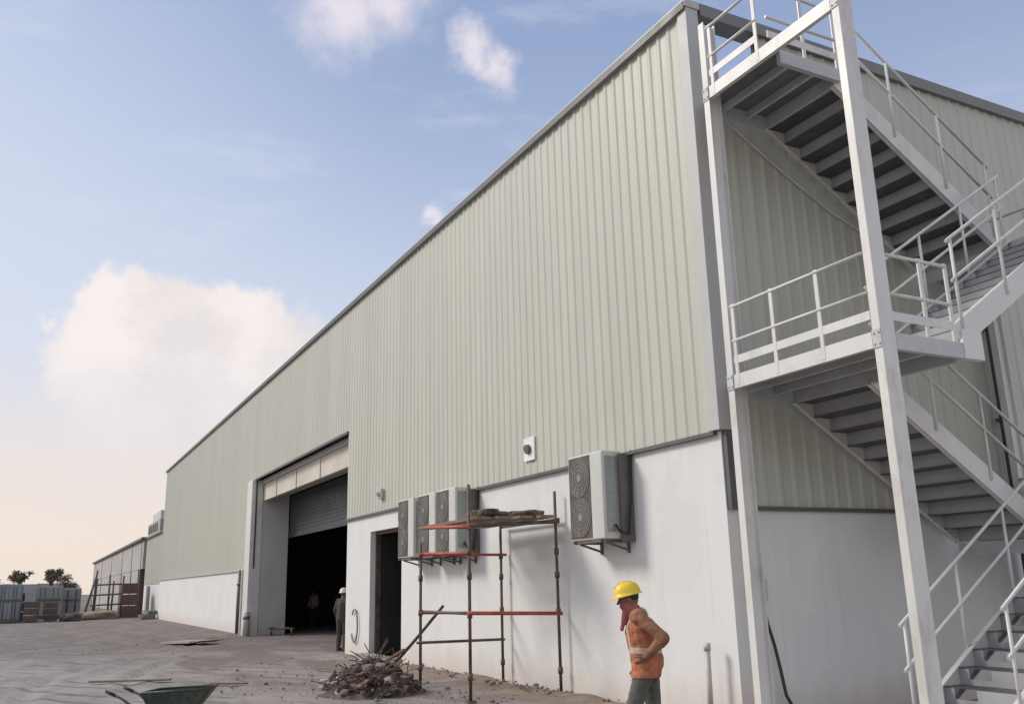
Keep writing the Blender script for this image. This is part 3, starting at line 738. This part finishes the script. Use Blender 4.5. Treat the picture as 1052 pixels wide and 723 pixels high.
# ------------------------------------------------------------------ debris heap
HC = Vector((-6.38, -2.5, 0))
def heap():
    bm = bmesh.new()
    # mound
    n = 26; g = {}
    for i in range(n):
        for j in range(n):
            x = (i/(n-1)-.5)*1.9; y = (j/(n-1)-.5)*1.9
            r_ = math.hypot(x/.86, y/.86); h = .50*max(0, 1-r_)**.8
            h += (noise.noise(Vector((x*3, y*3, 2)))*.14+noise.noise(Vector((x*8, y*8, 5)))*.06)*min(1, max(0, 1.15-r_)*2)
            g[i, j] = bm.verts.new((HC.x+x, HC.y+y, h-.03 if r_ < 1.05 else -.10))
    for i in range(n-1):
        for j in range(n-1): bm.faces.new((g[i, j], g[i+1, j], g[i+1, j+1], g[i, j+1]))
    for k in range(380):
        a = rnd.uniform(0, 6.283); q = rnd.random()**.6
        x, y = HC.x+math.cos(a)*q*.84, HC.y+math.sin(a)*q*.80
        z = .52*max(0, 1-q)**.8+rnd.uniform(-.02, .06)
        s = rnd.uniform(.02, .085)**1.0
        M_ = Matrix.Translation((x, y, z)) @ Matrix.Rotation(rnd.uniform(0, 6), 4, 'Z') @ Matrix.Rotation(rnd.uniform(-1, 1), 4, 'X') @ Matrix.Diagonal((s*rnd.uniform(.6, 1.8), s, s*rnd.uniform(.4, 1), 1))
        r_ = bmesh.ops.create_icosphere(bm, subdivisions=1, radius=1, matrix=M_)
        mi = rnd.choice((0, 0, 0, 0, 0, 0, 1, 1, 2, 3))
        for vv in r_['verts']:
            vv.co += Vector((rnd.uniform(-.25, .25), rnd.uniform(-.25, .25), rnd.uniform(-.25, .25)))*s
            for f in vv.link_faces: f.material_index = mi
    for k in range(26):
        a = rnd.uniform(0, 6.283); q = rnd.random()*.85
        p = Vector((HC.x+math.cos(a)*q*.8, HC.y+math.sin(a)*q*.75, .48*max(0, 1-q)**.8+.03))
        M_ = Matrix.Translation(p) @ Matrix.Rotation(rnd.uniform(0, 6), 4, 'Z') @ Matrix.Rotation(rnd.uniform(-.6, .6), 4, 'Y') @ Matrix.Diagonal((rnd.uniform(.10, .28), rnd.uniform(.02, .06), rnd.uniform(.012, .03), 1))
        mi = rnd.choice((2, 3, 4, 4))
        for vv in bmesh.ops.create_cube(bm, size=1.6, matrix=M_)['verts']:
            for f in vv.link_faces: f.material_index = mi
    me = bpy.data.meshes.new('debris_heap'); bm.to_mesh(me); bm.free()
    for q in ('rubble', 'concrete', 'brick', 'brown', 'wood'): me.materials.append(M[q])
    o = bpy.data.objects.new('debris_heap', me); COL.objects.link(o)
    # twigs and wire
    v = MB()
    for k in range(130):
        a = rnd.uniform(0, 6.283); q = rnd.random()*.9
        p = Vector((HC.x+math.cos(a)*q*.85, HC.y+math.sin(a)*q*.8, .38*max(0, 1-q)+.02))
        d = Vector((rnd.uniform(-1, 1), rnd.uniform(-1, 1), rnd.uniform(.05, .7))).normalized()*rnd.uniform(.2, .55)
        v.tube([p, p+d*.5+Vector((0, 0, .04)), p+d], rnd.uniform(.004, .011), 5)
    tw = v.build('twigs', M['bark'])
    e = o; tag(e, 'low dark heap of earth, rubble and twigs in front of the side doorway', 'debris heap'); e['kind'] = 'stuff'
    tw.parent = e; tw['kind'] = 'stuff'
heap()
def plank(a, b, wd, th, lab, mt='wood'):
    v = MB(); v.bar(a, b, wd, th); tag(v.build('wooden_plank', M[mt]), lab, 'plank', 'loose timber on the debris heap')
plank((-6.95, -2.95, .14), (-5.9, -2.75, .36), .12, .03, 'short grey board lying across the front of the debris heap')
plank((-6.2, -2.2, .46), (-5.75, -2.95, .15), .10, .03, 'narrow board sloping down the right side of the debris heap')
plank((-7.4, -2.2, .25), (-6.7, -1.8, .62), .09, .04, 'timber offcut poking up behind the debris heap')
for x, y, a, lab in ((-7.55, -2.95, .12, 'pale concrete lump left of the debris heap by the doorway path'),
                     (-8.6, -1.55, .15, 'broken concrete block lying before the side doorway step'),
                     (-6.05, -3.12, .10, 'small pale concrete lump at the near foot of the debris heap')):
    tag(lump((x, y, a*.5), (a*1.3, a, a*.7), 'concrete', 'concrete_block', x, n=2, rot=x), lab, 'concrete lump')
bt = thing('oil_can', 'small dark oil can standing on the ground left of the debris heap', 'can', (-6.62, -3.08, 0))
v = MB(); v.tube([(-6.62, -3.08, .02), (-6.62, -3.08, .24), (-6.62, -3.08, .29), (-6.62, -3.08, .31)], [.095, .095, .06, .03], 16); v.build('body', M['rubber'], bt)
v = MB(); v.tube([(-6.62, -3.08, .31), (-6.62, -3.08, .36)], .028, 10); v.build('cap', M['acdark'], bt)

# hose loop hanging on the wall
pts = [(-15.05+.26*math.sin(t), -.05, .72+.42*math.cos(t)) for t in [i*.28 for i in range(-3, 16)]]
v = MB(); v.tube(pts, .022, 6)
tag(v.build('hose', M['hosetan']), 'thin tan hose loop hanging on the white wall left of the side doorway', 'hose')
# black hose beside the stair column
v = MB(); v.tube([(.10, .38, 1.34), (.10, .42, 1.15), (.12, .48, .9), (.11, .55, .62), (.12, .60, .3), (.2, .7, .03)], .021, 8)
tag(v.build('cable', M['blackhose']), 'short black cable drooping down the end wall beside the stair column', 'cable')
# pipe stub by the wall
v = MB(); v.tube([(-.36, -.2, 0), (-.34, -.2, .86)], .036, 12); v.tube([(-.34, -.2, .84), (-.34, -.2, .93)], .046, 12)
tag(v.build('standpipe', M['pvc']), 'grey upright standpipe at the wall foot right of the worker', 'pipe')
# meter box at the corner
mt_ = thing('junction_box', 'small grey junction box on the end wall low beside the stair column', 'junction box', (.06, .34, 1.4))
v = MB(); v.box(.01, .14, .26, .44, 1.42, 1.68); v.build('box', M['pvc'], mt_, .01)
v = MB(); v.tube([(.08, .35, 1.41), (.08, .35, 1.34)], .02, 8); v.build('gland', M['acdark'], mt_)
# bollard & barrier at entrance
bo = thing('bollard', 'short grey bollard at the foot of the left entrance pier', 'bollard', (-28.15, -.2, 0))
v = MB(); v.tube([(-28.15, -.2, -.05), (-28.15, -.2, .85), (-28.15, -.2, .92)], [.13, .13, .06], 14); v.build('post', M['pvc'], bo)
v = MB(); v.tube([(-28.15, -.2, .6), (-28.15, -.2, .72)], .136, 14); v.build('band', M['acdark'], bo)
ba = thing('barrier_rail', 'low dark barrier rail lying across the entrance beside the left jamb', 'barrier', (-27, .9, 0))
v = MB(); v.tube([(-28.1, .7, .24), (-26.9, 1.35, .24)], .045, 8); v.build('rail', M['brown'], ba)
for x, y in ((-28.0, .75), (-27.0, 1.30)):
    v = MB(); v.tube([(x, y, -.02), (x, y, .24)], .04, 8); v.build('post', M['brown'], ba)

# ------------------------------------------------------------------ wheelbarrow
def wheelbarrow():
    o = thing('wheelbarrow', 'dark green wheelbarrow standing on dusty ground in the near left yard', 'wheelbarrow', (0, 0, 0))
    # local: x toward wheel, y side, tray rim at z .6
    bm = bmesh.new()
    rim = [(-.42, -.30, .58), (.52, -.36, .62), (.60, 0, .63), (.52, .36, .62), (-.42, .30, .58)]
    flo = [(-.26, -.19, .30), (.22, -.20, .27), (.26, 0, .27), (.22, .20, .27), (-.26, .19, .30)]
    A = [bm.verts.new(p) for p in rim]; B = [bm.verts.new(p) for p in flo]
    n = len(A)
    for i in range(n): bm.faces.new((A[i], A[(i+1) % n], B[(i+1) % n], B[i]))
    bm.faces.new(B)
    me = bpy.data.meshes.new('tray'); bm.to_mesh(me); bm.free(); me.materials.append(M['greenbar'])
    t = bpy.data.objects.new('tray', me); COL.objects.link(t); t.parent = o
    md = t.modifiers.new('s', 'SOLIDIFY'); md.thickness = .012
    md = t.modifiers.new('b', 'BEVEL'); md.width = .03; md.segments = 3
    v = MB(); v.tube([Vector(p) for p in rim+[rim[0]]], .014, 6); q = v.build('tray_rim', M['greenbar'], t)
    for s in (-1, 1):
        v = MB(); v.tube([(-.98, s*.27, .60), (-.75, s*.27, .52), (-.30, s*.20, .27), (.25, s*.16, .25), (.62, s*.07, .19)], .017, 8); h = v.build('handle_bar', M['brown'], o)
        v = MB(); v.tube([(-1.0, s*.27, .607), (-.84, s*.27, .551)], .022, 8); v.build('grip', M['rubber'], h)
        v = MB(); v.tube([(-.22, s*.19, .26), (-.32, s*.22, .015), (-.22, s*.22, .01)], .014, 6); v.build('leg', M['brown'], o)
    v = MB(); v.ring((.62, 0, .19), (0, 1, 0), .145, .045, 24, 8); wh = v.build('wheel', M['rubber'], o)
    v = MB(); v.tube([(.62, -.09, .19), (.62, .09, .19)], .018, 8); v.tube([(.62, -.02, .19), (.62, .02, .19)], .105, 18); v.build('rim', M['pvc'], wh)
    q = lump((.06, 0, .40), (.30, .20, .09), 'rubble', 'soil_load', 11); q['kind'] = 'stuff'
    tag(q, 'dark soil heaped inside the green wheelbarrow', 'soil'); 
    for ob in (o, q):
        ob.location = (-3.18, -6.08, .0); ob.scale = (.78, .78, .93); ob.rotation_euler = (0, 0, math.atan2(.83, .55))
    return o
wheelbarrow()

# ------------------------------------------------------------------ people
def capsule(bm, a, b, ra, rb, n=12):
    a, b = Vector(a), Vector(b); d = (b-a); ln = d.length
    if ln < 1e-5: d = Vector((0, 0, 1))
    d.normalize(); u = d.orthogonal().normalized(); w_ = d.cross(u)
    st = [(a-d*ra*math.cos(t), ra*math.sin(t)) for t in (.01, .5, 1.0, 1.4)]+[(b+d*rb*math.cos(t), rb*math.sin(t)) for t in (1.4, 1.0, .5, .01)]
    rings = [[bm.verts.new(c+(u*math.cos(2*math.pi*k/n)+w_*math.sin(2*math.pi*k/n))*r_) for k in range(n)] for c, r_ in st]
    for A, B in zip(rings, rings[1:]):
        for k in range(n): bm.faces.new((A[k], A[(k+1) % n], B[(k+1) % n], B[k]))
    bm.faces.new(rings[0][::-1]); bm.faces.new(rings[-1])
def ell(bm, c, r, rot=None):
    M_ = Matrix.Translation(c)
    if rot: M_ = M_ @ rot
    bmesh.ops.create_icosphere(bm, subdivisions=3, radius=1, matrix=M_ @ Matrix.Diagonal((*r, 1)))
TMP = bpy.data.scenes.new('workshop')
def fuse(bm, name, mt, voxel, parent, smooth=4, wrinkle=0.0, hem=None):
    bmesh.ops.recalc_face_normals(bm, faces=bm.faces)
    me = bpy.data.meshes.new(name); bm.to_mesh(me); bm.free()
    o = bpy.data.objects.new(name, me); COL.objects.link(o)
    r_ = o.modifiers.new('r', 'REMESH'); r_.mode = 'VOXEL'; r_.voxel_size = voxel; r_.use_smooth_shade = True
    s_ = o.modifiers.new('s', 'SMOOTH'); s_.iterations = smooth; s_.factor = .5
    COL.objects.unlink(o); TMP.collection.objects.link(o); TMP.view_layers[0].update(); dg = TMP.view_layers[0].depsgraph; dg.update(); m2 = bpy.data.meshes.new_from_object(o.evaluated_get(dg)); TMP.collection.objects.unlink(o); COL.objects.link(o); o.modifiers.clear(); o.data = m2; m2.name = name
    m2.materials.clear(); m2.materials.append(mt)
    if wrinkle:
        m2.update()
        for v_ in m2.vertices:
            v_.co += v_.normal*wrinkle*(noise.noise(Vector((v_.co.x*9, v_.co.y*9, v_.co.z*16)))+.5*noise.noise(v_.co*28))
    if hem is not None:
        b2 = bmesh.new(); b2.from_mesh(m2)
        bmesh.ops.bisect_plane(b2, geom=b2.verts[:]+b2.edges[:]+b2.faces[:], plane_co=(0, 0, hem), plane_no=(0, 0, -1), clear_outer=True)
        b2.to_mesh(m2); b2.free()
    for p in m2.polygons: p.use_smooth = True
    o.parent = parent
    return o
def person(label, loc, face, J, cloth, voxel=.011, hat='yellow', vest=True, scarf=True):
    """J: joints in (forward, left, up). face: angle of forward from +X"""
    o = thing('person', label, 'person', loc)
    V = {k: Vector(p) for k, p in J.items() if k != 'nod'}
    hd = V['head']; tilt = Matrix.Rotation(J.get('nod', (0,))[0], 4, 'Y') if 'nod' in J else Matrix.Identity(4)
    def hp(x, y, z): return hd+(tilt @ Vector((x, y, z)))
    bm = bmesh.new()
    # head
    ell(bm, hp(-.005, 0, .015), (.098, .075, .112), tilt); ell(bm, hp(.030, 0, -.055), (.062, .054, .062), tilt)
    capsule(bm, hp(.088, 0, .012), hp(.112, 0, -.020), .011, .016); ell(bm, hp(.078, 0, -.062), (.018, .026, .012), tilt)
    ell(bm, hp(.062, 0, -.100), (.026, .030, .022), tilt)
    for s in (-1, 1):
        ell(bm, hp(-.005, s*.078, -.008), (.022, .012, .034), tilt); ell(bm, hp(.074, s*.030, .030), (.020, .024, .010), tilt)
    capsule(bm, V['neck'], hd+Vector((-.01, 0, -.06)), .062, .055)
    # torso core
    capsule(bm, V['hip'], V['chest'], .125, .13); capsule(bm, V['chest'], V['neck'], .12, .06)
    for s in ('L', 'R'): capsule(bm, V['neck']+Vector((0, 0, -.05)), V['sh'+s], .062, .060)
    for s in ('L', 'R'):
        capsule(bm, V['sh'+s], V['el'+s], .05, .042); capsule(bm, V['el'+s], V['ha'+s], .041, .027)
        # hand: palm, four fingers, thumb
        d = (V['ha'+s]-V['el'+s]).normalized(); side = Vector((1, 0, 0)) if abs(d.x) < .8 else Vector((0, 0, 1))
        wd = (side-d*side.dot(d)).normalized(); nr = d.cross(wd)
        inw = nr if nr.y*(1 if s == 'L' else -1) < 0 else -nr
        h0 = V['ha'+s]
        for q in (-.024, -.008, .008, .024): capsule(bm, h0, h0+d*.085+wd*q, .016, .014)
        for q, ln in ((-.030, .058), (-.010, .075), (.010, .080), (.030, .070)):
            k0 = h0+d*.088+wd*q; k1 = k0+(d*.8+inw*.35).normalized()*ln*.5; k2 = k1+(d*.45+inw*.85).normalized()*ln*.5
            capsule(bm, k0, k1, .0098, .009); capsule(bm, k1, k2, .009, .0078)
        t0 = h0+d*.03+wd*.032; t1 = t0+(d*.6+wd*.7+inw*.3).normalized()*.042; t2 = t1+(d*.8+inw*.5).normalized()*.032
        capsule(bm, t0, t1, .013, .011); capsule(bm, t1, t2, .011, .0085)
        capsule(bm, V['th'+s], V['kn'+s], .078, .052); capsule(bm, V['kn'+s], V['an'+s], .05, .038)
        capsule(bm, V['an'+s]+Vector((-.03, 0, -.03)), V['an'+s]+Vector((.14, 0, -.045)), .036, .03)
    body = fuse(bm, 'body', M['skin'], .007 if voxel < .012 else voxel, o, 3)
    # shirt
    bm = bmesh.new()
    capsule(bm, V['hip']+Vector((0, 0, .02)), V['chest'], .150, .150); capsule(bm, V['chest'], V['neck']+Vector((0, 0, -.03)), .140, .07)
    capsule(bm, V['hip'].lerp(V['chest'], .2)+Vector((0, .05, 0)), V['chest']+Vector((0, .06, 0)), .12, .125); capsule(bm, V['hip'].lerp(V['chest'], .2)+Vector((0, -.05, 0)), V['chest']+Vector((0, -.06, 0)), .12, .125)
    for s in ('L', 'R'): capsule(bm, V['neck']+Vector((0, 0, -.06)), V['sh'+s]+Vector((0, 0, -.01)), .075, .072)
    for q in (.06, -.06): capsule(bm, V['hip']+Vector((0, q, -.10)), V['hip']+Vector((0, q, .1)), .122, .122)
    for s in ('L', 'R'):
        capsule(bm, V['sh'+s], V['el'+s], .072, .058); capsule(bm, V['el'+s], V['el'+s].lerp(V['ha'+s], .92), .058, .042)
    sh = fuse(bm, 'shirt', M[cloth[0]], voxel, o, 4, .006, V['hip'].z-.06)
    # trousers
    bm = bmesh.new()
    capsule(bm, V['hip']+Vector((0, .055, .03)), V['hip']+Vector((0, -.055, .03)), .128, .128)
    for s in ('L', 'R'):
        capsule(bm, V['th'+s], V['kn'+s], .102, .076); capsule(bm, V['kn'+s], V['an'+s]+Vector((0, 0, .03)), .076, .068)
    fuse(bm, 'trousers', M[cloth[1]], voxel, o, 4, .006)
    for s in ('L', 'R'):
        bm = bmesh.new(); a = V['an'+s]
        capsule(bm, a+Vector((0, 0, .05)), a+Vector((-.01, 0, -.03)), .056, .056); capsule(bm, a+Vector((-.03, 0, -.038)), a+Vector((.155, 0, -.048)), .050, .043)
        b_ = fuse(bm, 'boot', M['boots'], voxel, o, 3)
    if vest:
        bm = bmesh.new()
        capsule(bm, V['hip']+Vector((0, 0, .06)), V['chest'], .163, .163); capsule(bm, V['chest'], V['neck']+Vector((-.01, 0, -.05)), .15, .085)
        for q in (.065, -.065): capsule(bm, V['hip']+Vector((0, q*.9, .03)), V['chest']+Vector((0, q, .02)), .135, .138)
        for a_, b__ in (('shL', 'shR'), ('shR', 'shL')): capsule(bm, V['neck']+Vector((0, 0, -.06)), V[a_]*.86+V[b__]*.14, .082, .080)
        for q in (.06, -.06): capsule(bm, V['hip']+Vector((.03, q, -.20)), V['hip']+Vector((0, q, .1)), .152, .140)
        ve = fuse(bm, 'vest', M['vest'], voxel, o, 3, .009, V['hip'].z-.09)
        # tape: re-use of vest faces in bands, pushed out
        def band(test, name):
            b2 = bmesh.new(); b2.from_mesh(ve.data); b2.faces.ensure_lookup_table()
            kill = [f for f in b2.faces if not test(f.calc_center_median())]
            bmesh.ops.delete(b2, geom=kill, context='FACES')
            b2.normal_update()
            for v_ in b2.verts: v_.co += v_.normal*.004
            me = bpy.data.meshes.new(name); b2.to_mesh(me); b2.free(); me.materials.append(M['reflect'])
            q = bpy.data.objects.new(name, me); COL.objects.link(q); q.parent = ve
        hz = V['hip'].z
        band(lambda c: hz+.13 < c.z < hz+.18, 'reflective_tape')
        band(lambda c: c.z > hz+.18 and .085 < abs(c.y) < .13, 'reflective_tape')
    if scarf:
        bm = bmesh.new()
        capsule(bm, V['neck']+Vector((.01, 0, -.01)), hp(.0, 0, -.085), .088, .078); capsule(bm, hp(.035, 0, -.10), V['neck']+Vector((.10, .02, -.09)), .055, .03)
        ell(bm, hp(.020, 0, -.055), (.085, .079, .055), tilt); capsule(bm, hp(.06, .03, -.11), V['neck']+Vector((.14, .04, -.16)), .035, .02)
        fuse(bm, 'scarf', M['scarf'], voxel, o, 2, .004)
    # hair shows under the helmet
    bm = bmesh.new(); ell(bm, hp(-.028, 0, .030), (.084, .080, .092), tilt)
    fuse(bm, 'hair', M['hair'], voxel, o, 2)
    for s in (-1, 1):
        bm = bmesh.new(); ell(bm, hp(.082, s*.030, .016), (.010, .013, .009), tilt); me = bpy.data.meshes.new('eye'); bm.to_mesh(me); bm.free()
        me.materials.append(M['hair']); q = bpy.data.objects.new('eye', me); COL.objects.link(q); q.parent = o
    if hat:
        bm = bmesh.new(); n = 24
        prof = [(.158, .030), (.150, .036), (.124, .040), (.121, .075), (.108, .118), (.080, .150), (.040, .168), (.0, .172)]
        rings = []
        for r_, z in prof:
            rings.append([])
            for k in range(n):
                a = 2*math.pi*k/n; cx_ = math.cos(a); ext = 1.0
                if z < .038: ext = 1.0+(.22*max(0, cx_)**2)-(.14*(1-max(0, cx_)))
                rings[-1].append(bm.verts.new(hp(r_*1.10*cx_*ext-.004, r_*.92*math.sin(a)*ext, z)))
        for A, B in zip(rings, rings[1:]):
            for k in range(n):
                f = bm.faces.new((A[k], A[(k+1) % n], B[(k+1) % n], B[k])); f.smooth = True
        for y in (-.03, 0, .03):
            pts = [hp(math.sin(t)*.128, y, .062+math.cos(t)*.108) for t in (-.9, -.5, 0, .5, .9)]
            for p0, p1 in zip(pts, pts[1:]): capsule(bm, p0, p1, .008, .008, 6)
        me = bpy.data.meshes.new('hard_hat'); bm.to_mesh(me); bm.free(); me.materials.append(M[hat if hat == 'yellow' else 'whitehat'])
        q = bpy.data.objects.new('hard_hat', me); COL.objects.link(q); q.parent = o
        md = q.modifiers.new('s', 'SOLIDIFY'); md.thickness = .004
    o.rotation_euler = (0, 0, face)
    return o
J1 = dict(hip=(0, 0, .90), chest=(.045, 0, 1.22), neck=(.085, 0, 1.405), head=(.150, 0, 1.530), nod=(.22,),
          shL=(.05, .185, 1.365), shR=(.05, -.185, 1.365), elL=(-.185, .285, 1.17), haL=(.0, .205, 1.0), elR=(.03, -.23, 1.10), haR=(.10, -.19, .87),
          thL=(.02, .095, .87), thR=(-.01, -.095, .87), knL=(.16, .10, .50), knR=(-.03, -.10, .47), anL=(.13, .10, .085), anR=(-.30, -.10, .11))
person('worker in yellow hard hat and orange vest walking past the white wall', (1.48, -2.41, 0), math.atan2(-.78, -.62), J1, ('shirt', 'pants'))
JS = dict(hip=(0, 0, .90), chest=(.02, 0, 1.24), neck=(.03, 0, 1.43), head=(.06, 0, 1.555),
          shL=(.02, .165, 1.36), shR=(.02, -.165, 1.36), elL=(.0, .25, 1.10), haL=(.10, .24, .88), elR=(.02, -.25, 1.10), haR=(.12, -.22, .90),
          thL=(0, .095, .87), thR=(0, -.095, .87), knL=(.02, .10, .48), knR=(.03, -.10, .48), anL=(-.01, .11, .085), anR=(0, -.11, .085))
person('man in white hard hat, half hidden at the right edge of the entrance', (-16.9, .18, -.02), 2.2, JS, ('darkshirt', 'darkshirt'), .014, 'white', False, False)
JP = dict(JS)
person('person in pale pink shirt standing inside the dark loading entrance', (-34.2, 4.1, -.02), 5.3, JP, ('pink', 'darkshirt'), .02, None, False, False)
person('person in dark clothes standing inside the loading entrance, right of the pink shirt', (-32.6, 5.2, -.02), 4.4, dict(JS), ('darkshirt', 'darkshirt'), .02, None, False, False)

# ------------------------------------------------------------------ far yard
def container(name, label, x, y0, y1, h, length, mt, band=True):
    o = thing(name, label, 'container', (x, (y0+y1)/2, 0), 'shipping containers at the end of the yard')
    v = MB(); v.box(x-length, x, y0, y1, .12, h); body = v.build('body', M[mt], o, .04)
    v = MB()
    n = 22
    for i in range(n):
        xx = x-length+.2+(length-.4)*i/n
        v.box(xx, xx+.12, y0-.04, y0-.002, .25, h-.15); v.box(xx, xx+.12, y1+.002, y1+.04, .25, h-.15)
    v.build('side_rib', M[mt], o)
    for s in (0, 1):
        ya = y0+.06 if s == 0 else (y0+y1)/2+.01; yb = (y0+y1)/2-.01 if s == 0 else y1-.06
        v = MB(); v.box(x+.002, x+.05, ya, yb, .22, h-.12); d = v.build('door', M[mt], o, .01)
        v = MB()
        for yy in (ya+.25, yb-.25): v.tube([(x+.075, yy, .25), (x+.075, yy, h-.15)], .025, 6)
        v.build('lock_bar', M['trim'], d)
    v = MB(); v.box(x+.051, x+.09, y0+.05, y1-.05, h*.54, h*.60); v.box(x+.002, x+.06, y0, y1, .0, .2); v.build('cross_rail', M['trim'], o)
    return o
container('shipping_container', 'grey blue shipping container end at the left edge of the yard', -61, -9.75, -8.25, 2.45, 6, 'contblue')
container('shipping_container', 'paler grey shipping container behind the rubbish, right of the blue one', -68, -7.4, -5.6, 2.35, 6, 'contgrey')
container('shipping_container', 'rearmost grey container next to the far storage shed', -74, -5.4, -4.1, 2.2, 6, 'contgrey')
# crates, rubbish
def crate(label, x, y, w_, d_, h_, mt='maroon'):
    o = thing('crate_stack', label, 'crates', (x, y, 0), 'stacked crates by the far buildings')
    n = 3
    for k in range(n):
        z0 = h_*k/n
        v = MB(); v.box(x-w_/2, x+w_/2, y-d_/2, y+d_/2, z0+.02, z0+h_/n-.05)
        c_ = v.build('crate', M[mt], o, .02)
        v = MB()
        for q in range(4): v.box(x+w_/2+.002, x+w_/2+.03, y-d_/2+d_*q/4+.05, y-d_/2+d_*q/4+.16, z0+.03, z0+h_/n-.06)
        v.build('batten', M['brown'], c_)
crate('tall maroon crate stack beside the white annex wall', -66, -1.2, 2.0, 1.3, 2.45)
crate('brown crate stack before the grey containers', -60, -7.6, 1.0, .9, 1.35, 'brown')
crate('small maroon crate stack between the two grey containers', -62, -6.4, 1.0, .8, 1.25)
crate('dark crate stack in the gap beside the blue container', -64, -8.4, 1.2, .7, 1.9, 'trim')
tag(lump((-63, -3.6, .15), (1.6, 1.5, .38), 'sand', 'sand_heap', 5, amp=.35), 'low yellowish sand heap in front of the far shed', 'sand heap')
tag(lump((-58.6, -.5, .15), (.9, .45, .4), 'trim', 'rubbish_pile', 9, amp=.4), 'small dark rubbish pile at the foot of the annex wall', 'rubbish pile')
tag(lump((-60.5, -5.2, .15), (.7, .6, .3), 'rubble', 'rubbish_pile', 12, amp=.4), 'dark rubbish pile on the ground before the containers', 'rubbish pile')
fr = thing('pipe_rack', 'dark steel pipe rack with leaning poles in front of the far shed', 'rack', (-64, -2.6, 0))
for x, y in ((-64, -3.7), (-64, -2.7), (-64, -1.9), (-68, -3.4), (-68, -2.2)):
    v = MB(); v.tube([(x, y, 0), (x+rnd.uniform(-.2, .2), y+rnd.uniform(-.1, .1), rnd.uniform(2.6, 3.4))], .07, 6); v.build('post', M['brown'], fr)
for z in (.9, 1.6, 2.3):
    v = MB(); v.tube([(-64, -3.9, z), (-64, -1.8, z+.05)], .06, 6); v.build('beam', M['trim'], fr)
v = MB(); v.tube([(-63.6, -4.3, 0), (-63.8, -3.6, 3.2)], .08, 6); v.build('leaning_pole', M['trim'], fr)

def tree(label, x, y, h, cr, seed):
    r2 = random.Random(seed)
    o = thing('tree', label, 'tree', (x, y, 0), 'trees beyond the containers')
    v = MB(); v.tube([(x, y, -.1), (x+.1, y, h*.4), (x+.05, y+.1, h*.75)], [.2, .15, .07], 8)
    for k in range(6):
        a = r2.uniform(0, 6.28); v.tube([(x+.08, y, h*(.4+.05*k)), (x+math.cos(a)*cr*.7, y+math.sin(a)*cr*.7, h*(.6+.05*k))], [.07, .02], 5)
    v.build('trunk', M['bark'], o)
    bm = bmesh.new()
    cl = [Vector((r2.gauss(0, .45)*cr, r2.gauss(0, .45)*cr, r2.uniform(-.5, .7)*cr)) for _ in range(22)]
    for k in range(1500):
        c = r2.choice(cl)+Vector((r2.gauss(0, .17), r2.gauss(0, .17), r2.gauss(0, .15)))*cr
        p = Vector((x, y, h*.78))+c; s = r2.uniform(.05, .12)
        a = Vector((r2.gauss(0, 1), r2.gauss(0, 1), r2.gauss(0, 1))).normalized(); b = a.orthogonal().normalized()
        q = [bm.verts.new(p+a*s), bm.verts.new(p+b*s*.6), bm.verts.new(p-a*s), bm.verts.new(p-b*s*.6)]
        bm.faces.new(q)
    me = bpy.data.meshes.new('crown'); bm.to_mesh(me); bm.free(); me.materials.append(M['leaf'])
    c_ = bpy.data.objects.new('crown', me); COL.objects.link(c_); c_.parent = o; c_.matrix_parent_inverse = Matrix.Translation(o.location).inverted()
tree('small round dark tree showing above the blue container', -82, -8.75, 4.15, .62, 1)
tree('second dark round tree showing above the paler grey container', -80, -6.25, 4.15, .66, 2)
tree('low bushy tree left behind the blue container', -95, -11.2, 3.3, .9, 3)
tree('low bushy tree next to the far storage shed', -100, -4.4, 3.5, 1.2, 4)

bpy.data.scenes.remove(TMP)

# small things lying about the yard
def board(a, b, wd, lab):
    v = MB(); v.bar(a, b, wd, .03); tag(v.build('wooden_plank', M['wood']), lab, 'plank', 'boards lying in the yard')
board((-11.6, -6.55, .02), (-10.8, -5.15, .03), .14, 'long thin board lying on the ground just beyond the wheelbarrow')
def gravel():
    bm = bmesh.new(); r3 = random.Random(5)
    for k in range(900):
        if k < 550: x, y = r3.gauss(-6, 3.0), -abs(r3.gauss(0, .8))-.15
        elif k < 800: x, y = r3.gauss(-8, 2.6), r3.gauss(-2.6, 1.2)
        else: x, y = r3.uniform(-30, -3), r3.uniform(-9, -.3)
        if y > -.1: y = -.3
        sz = abs(r3.gauss(0, .012))+.005
        m_ = Matrix.Translation((x, y, sz*.2+(.06 if y > -.7 and x > -12 else 0))) @ Matrix.Rotation(r3.uniform(0, 6), 4, 'Z') @ Matrix.Diagonal((sz*1.4, sz, sz*.8, 1))
        for vv in bmesh.ops.create_icosphere(bm, subdivisions=1, radius=1, matrix=m_)['verts']: vv.co += Vector((r3.uniform(-.3, .3), r3.uniform(-.3, .3), r3.uniform(-.2, .2)))*sz
    me = bpy.data.meshes.new('gravel'); bm.to_mesh(me); bm.free(); me.materials.append(M['grit'])
    o = bpy.data.objects.new('gravel', me); COL.objects.link(o); o['kind'] = 'stuff'
    tag(o, 'loose grey stones and grit scattered along the wall foot and yard', 'gravel')
gravel()

board((-9.5, -4.6, .02), (-9.1, -4.0, .02), .10, 'short timber offcut lying on the ground between wheelbarrow and debris heap')
board((-11.2, -2.1, .02), (-10.3, -1.6, .03), .12, 'dusty board lying on the ground left of the side doorway step')
c_ = thing('carton', 'flattened pale cardboard carton lying in the yard before the loading entrance', 'carton', (-24.6, -2.8, 0))
v = MB(); v.obox((-24.6, -2.8, .05), (1, .5, .03), (-.5, 1, 0), (0, 0, 1), .8, .55, .03); v.build('panel', M['cardboard'], c_)
v = MB(); v.obox((-23.72, -2.36, .085), (.9, .45, .12), (-.5, 1, 0), (-.1, 0, 1), .24, .5, .008); v.build('flap', M['cardboard'], c_)
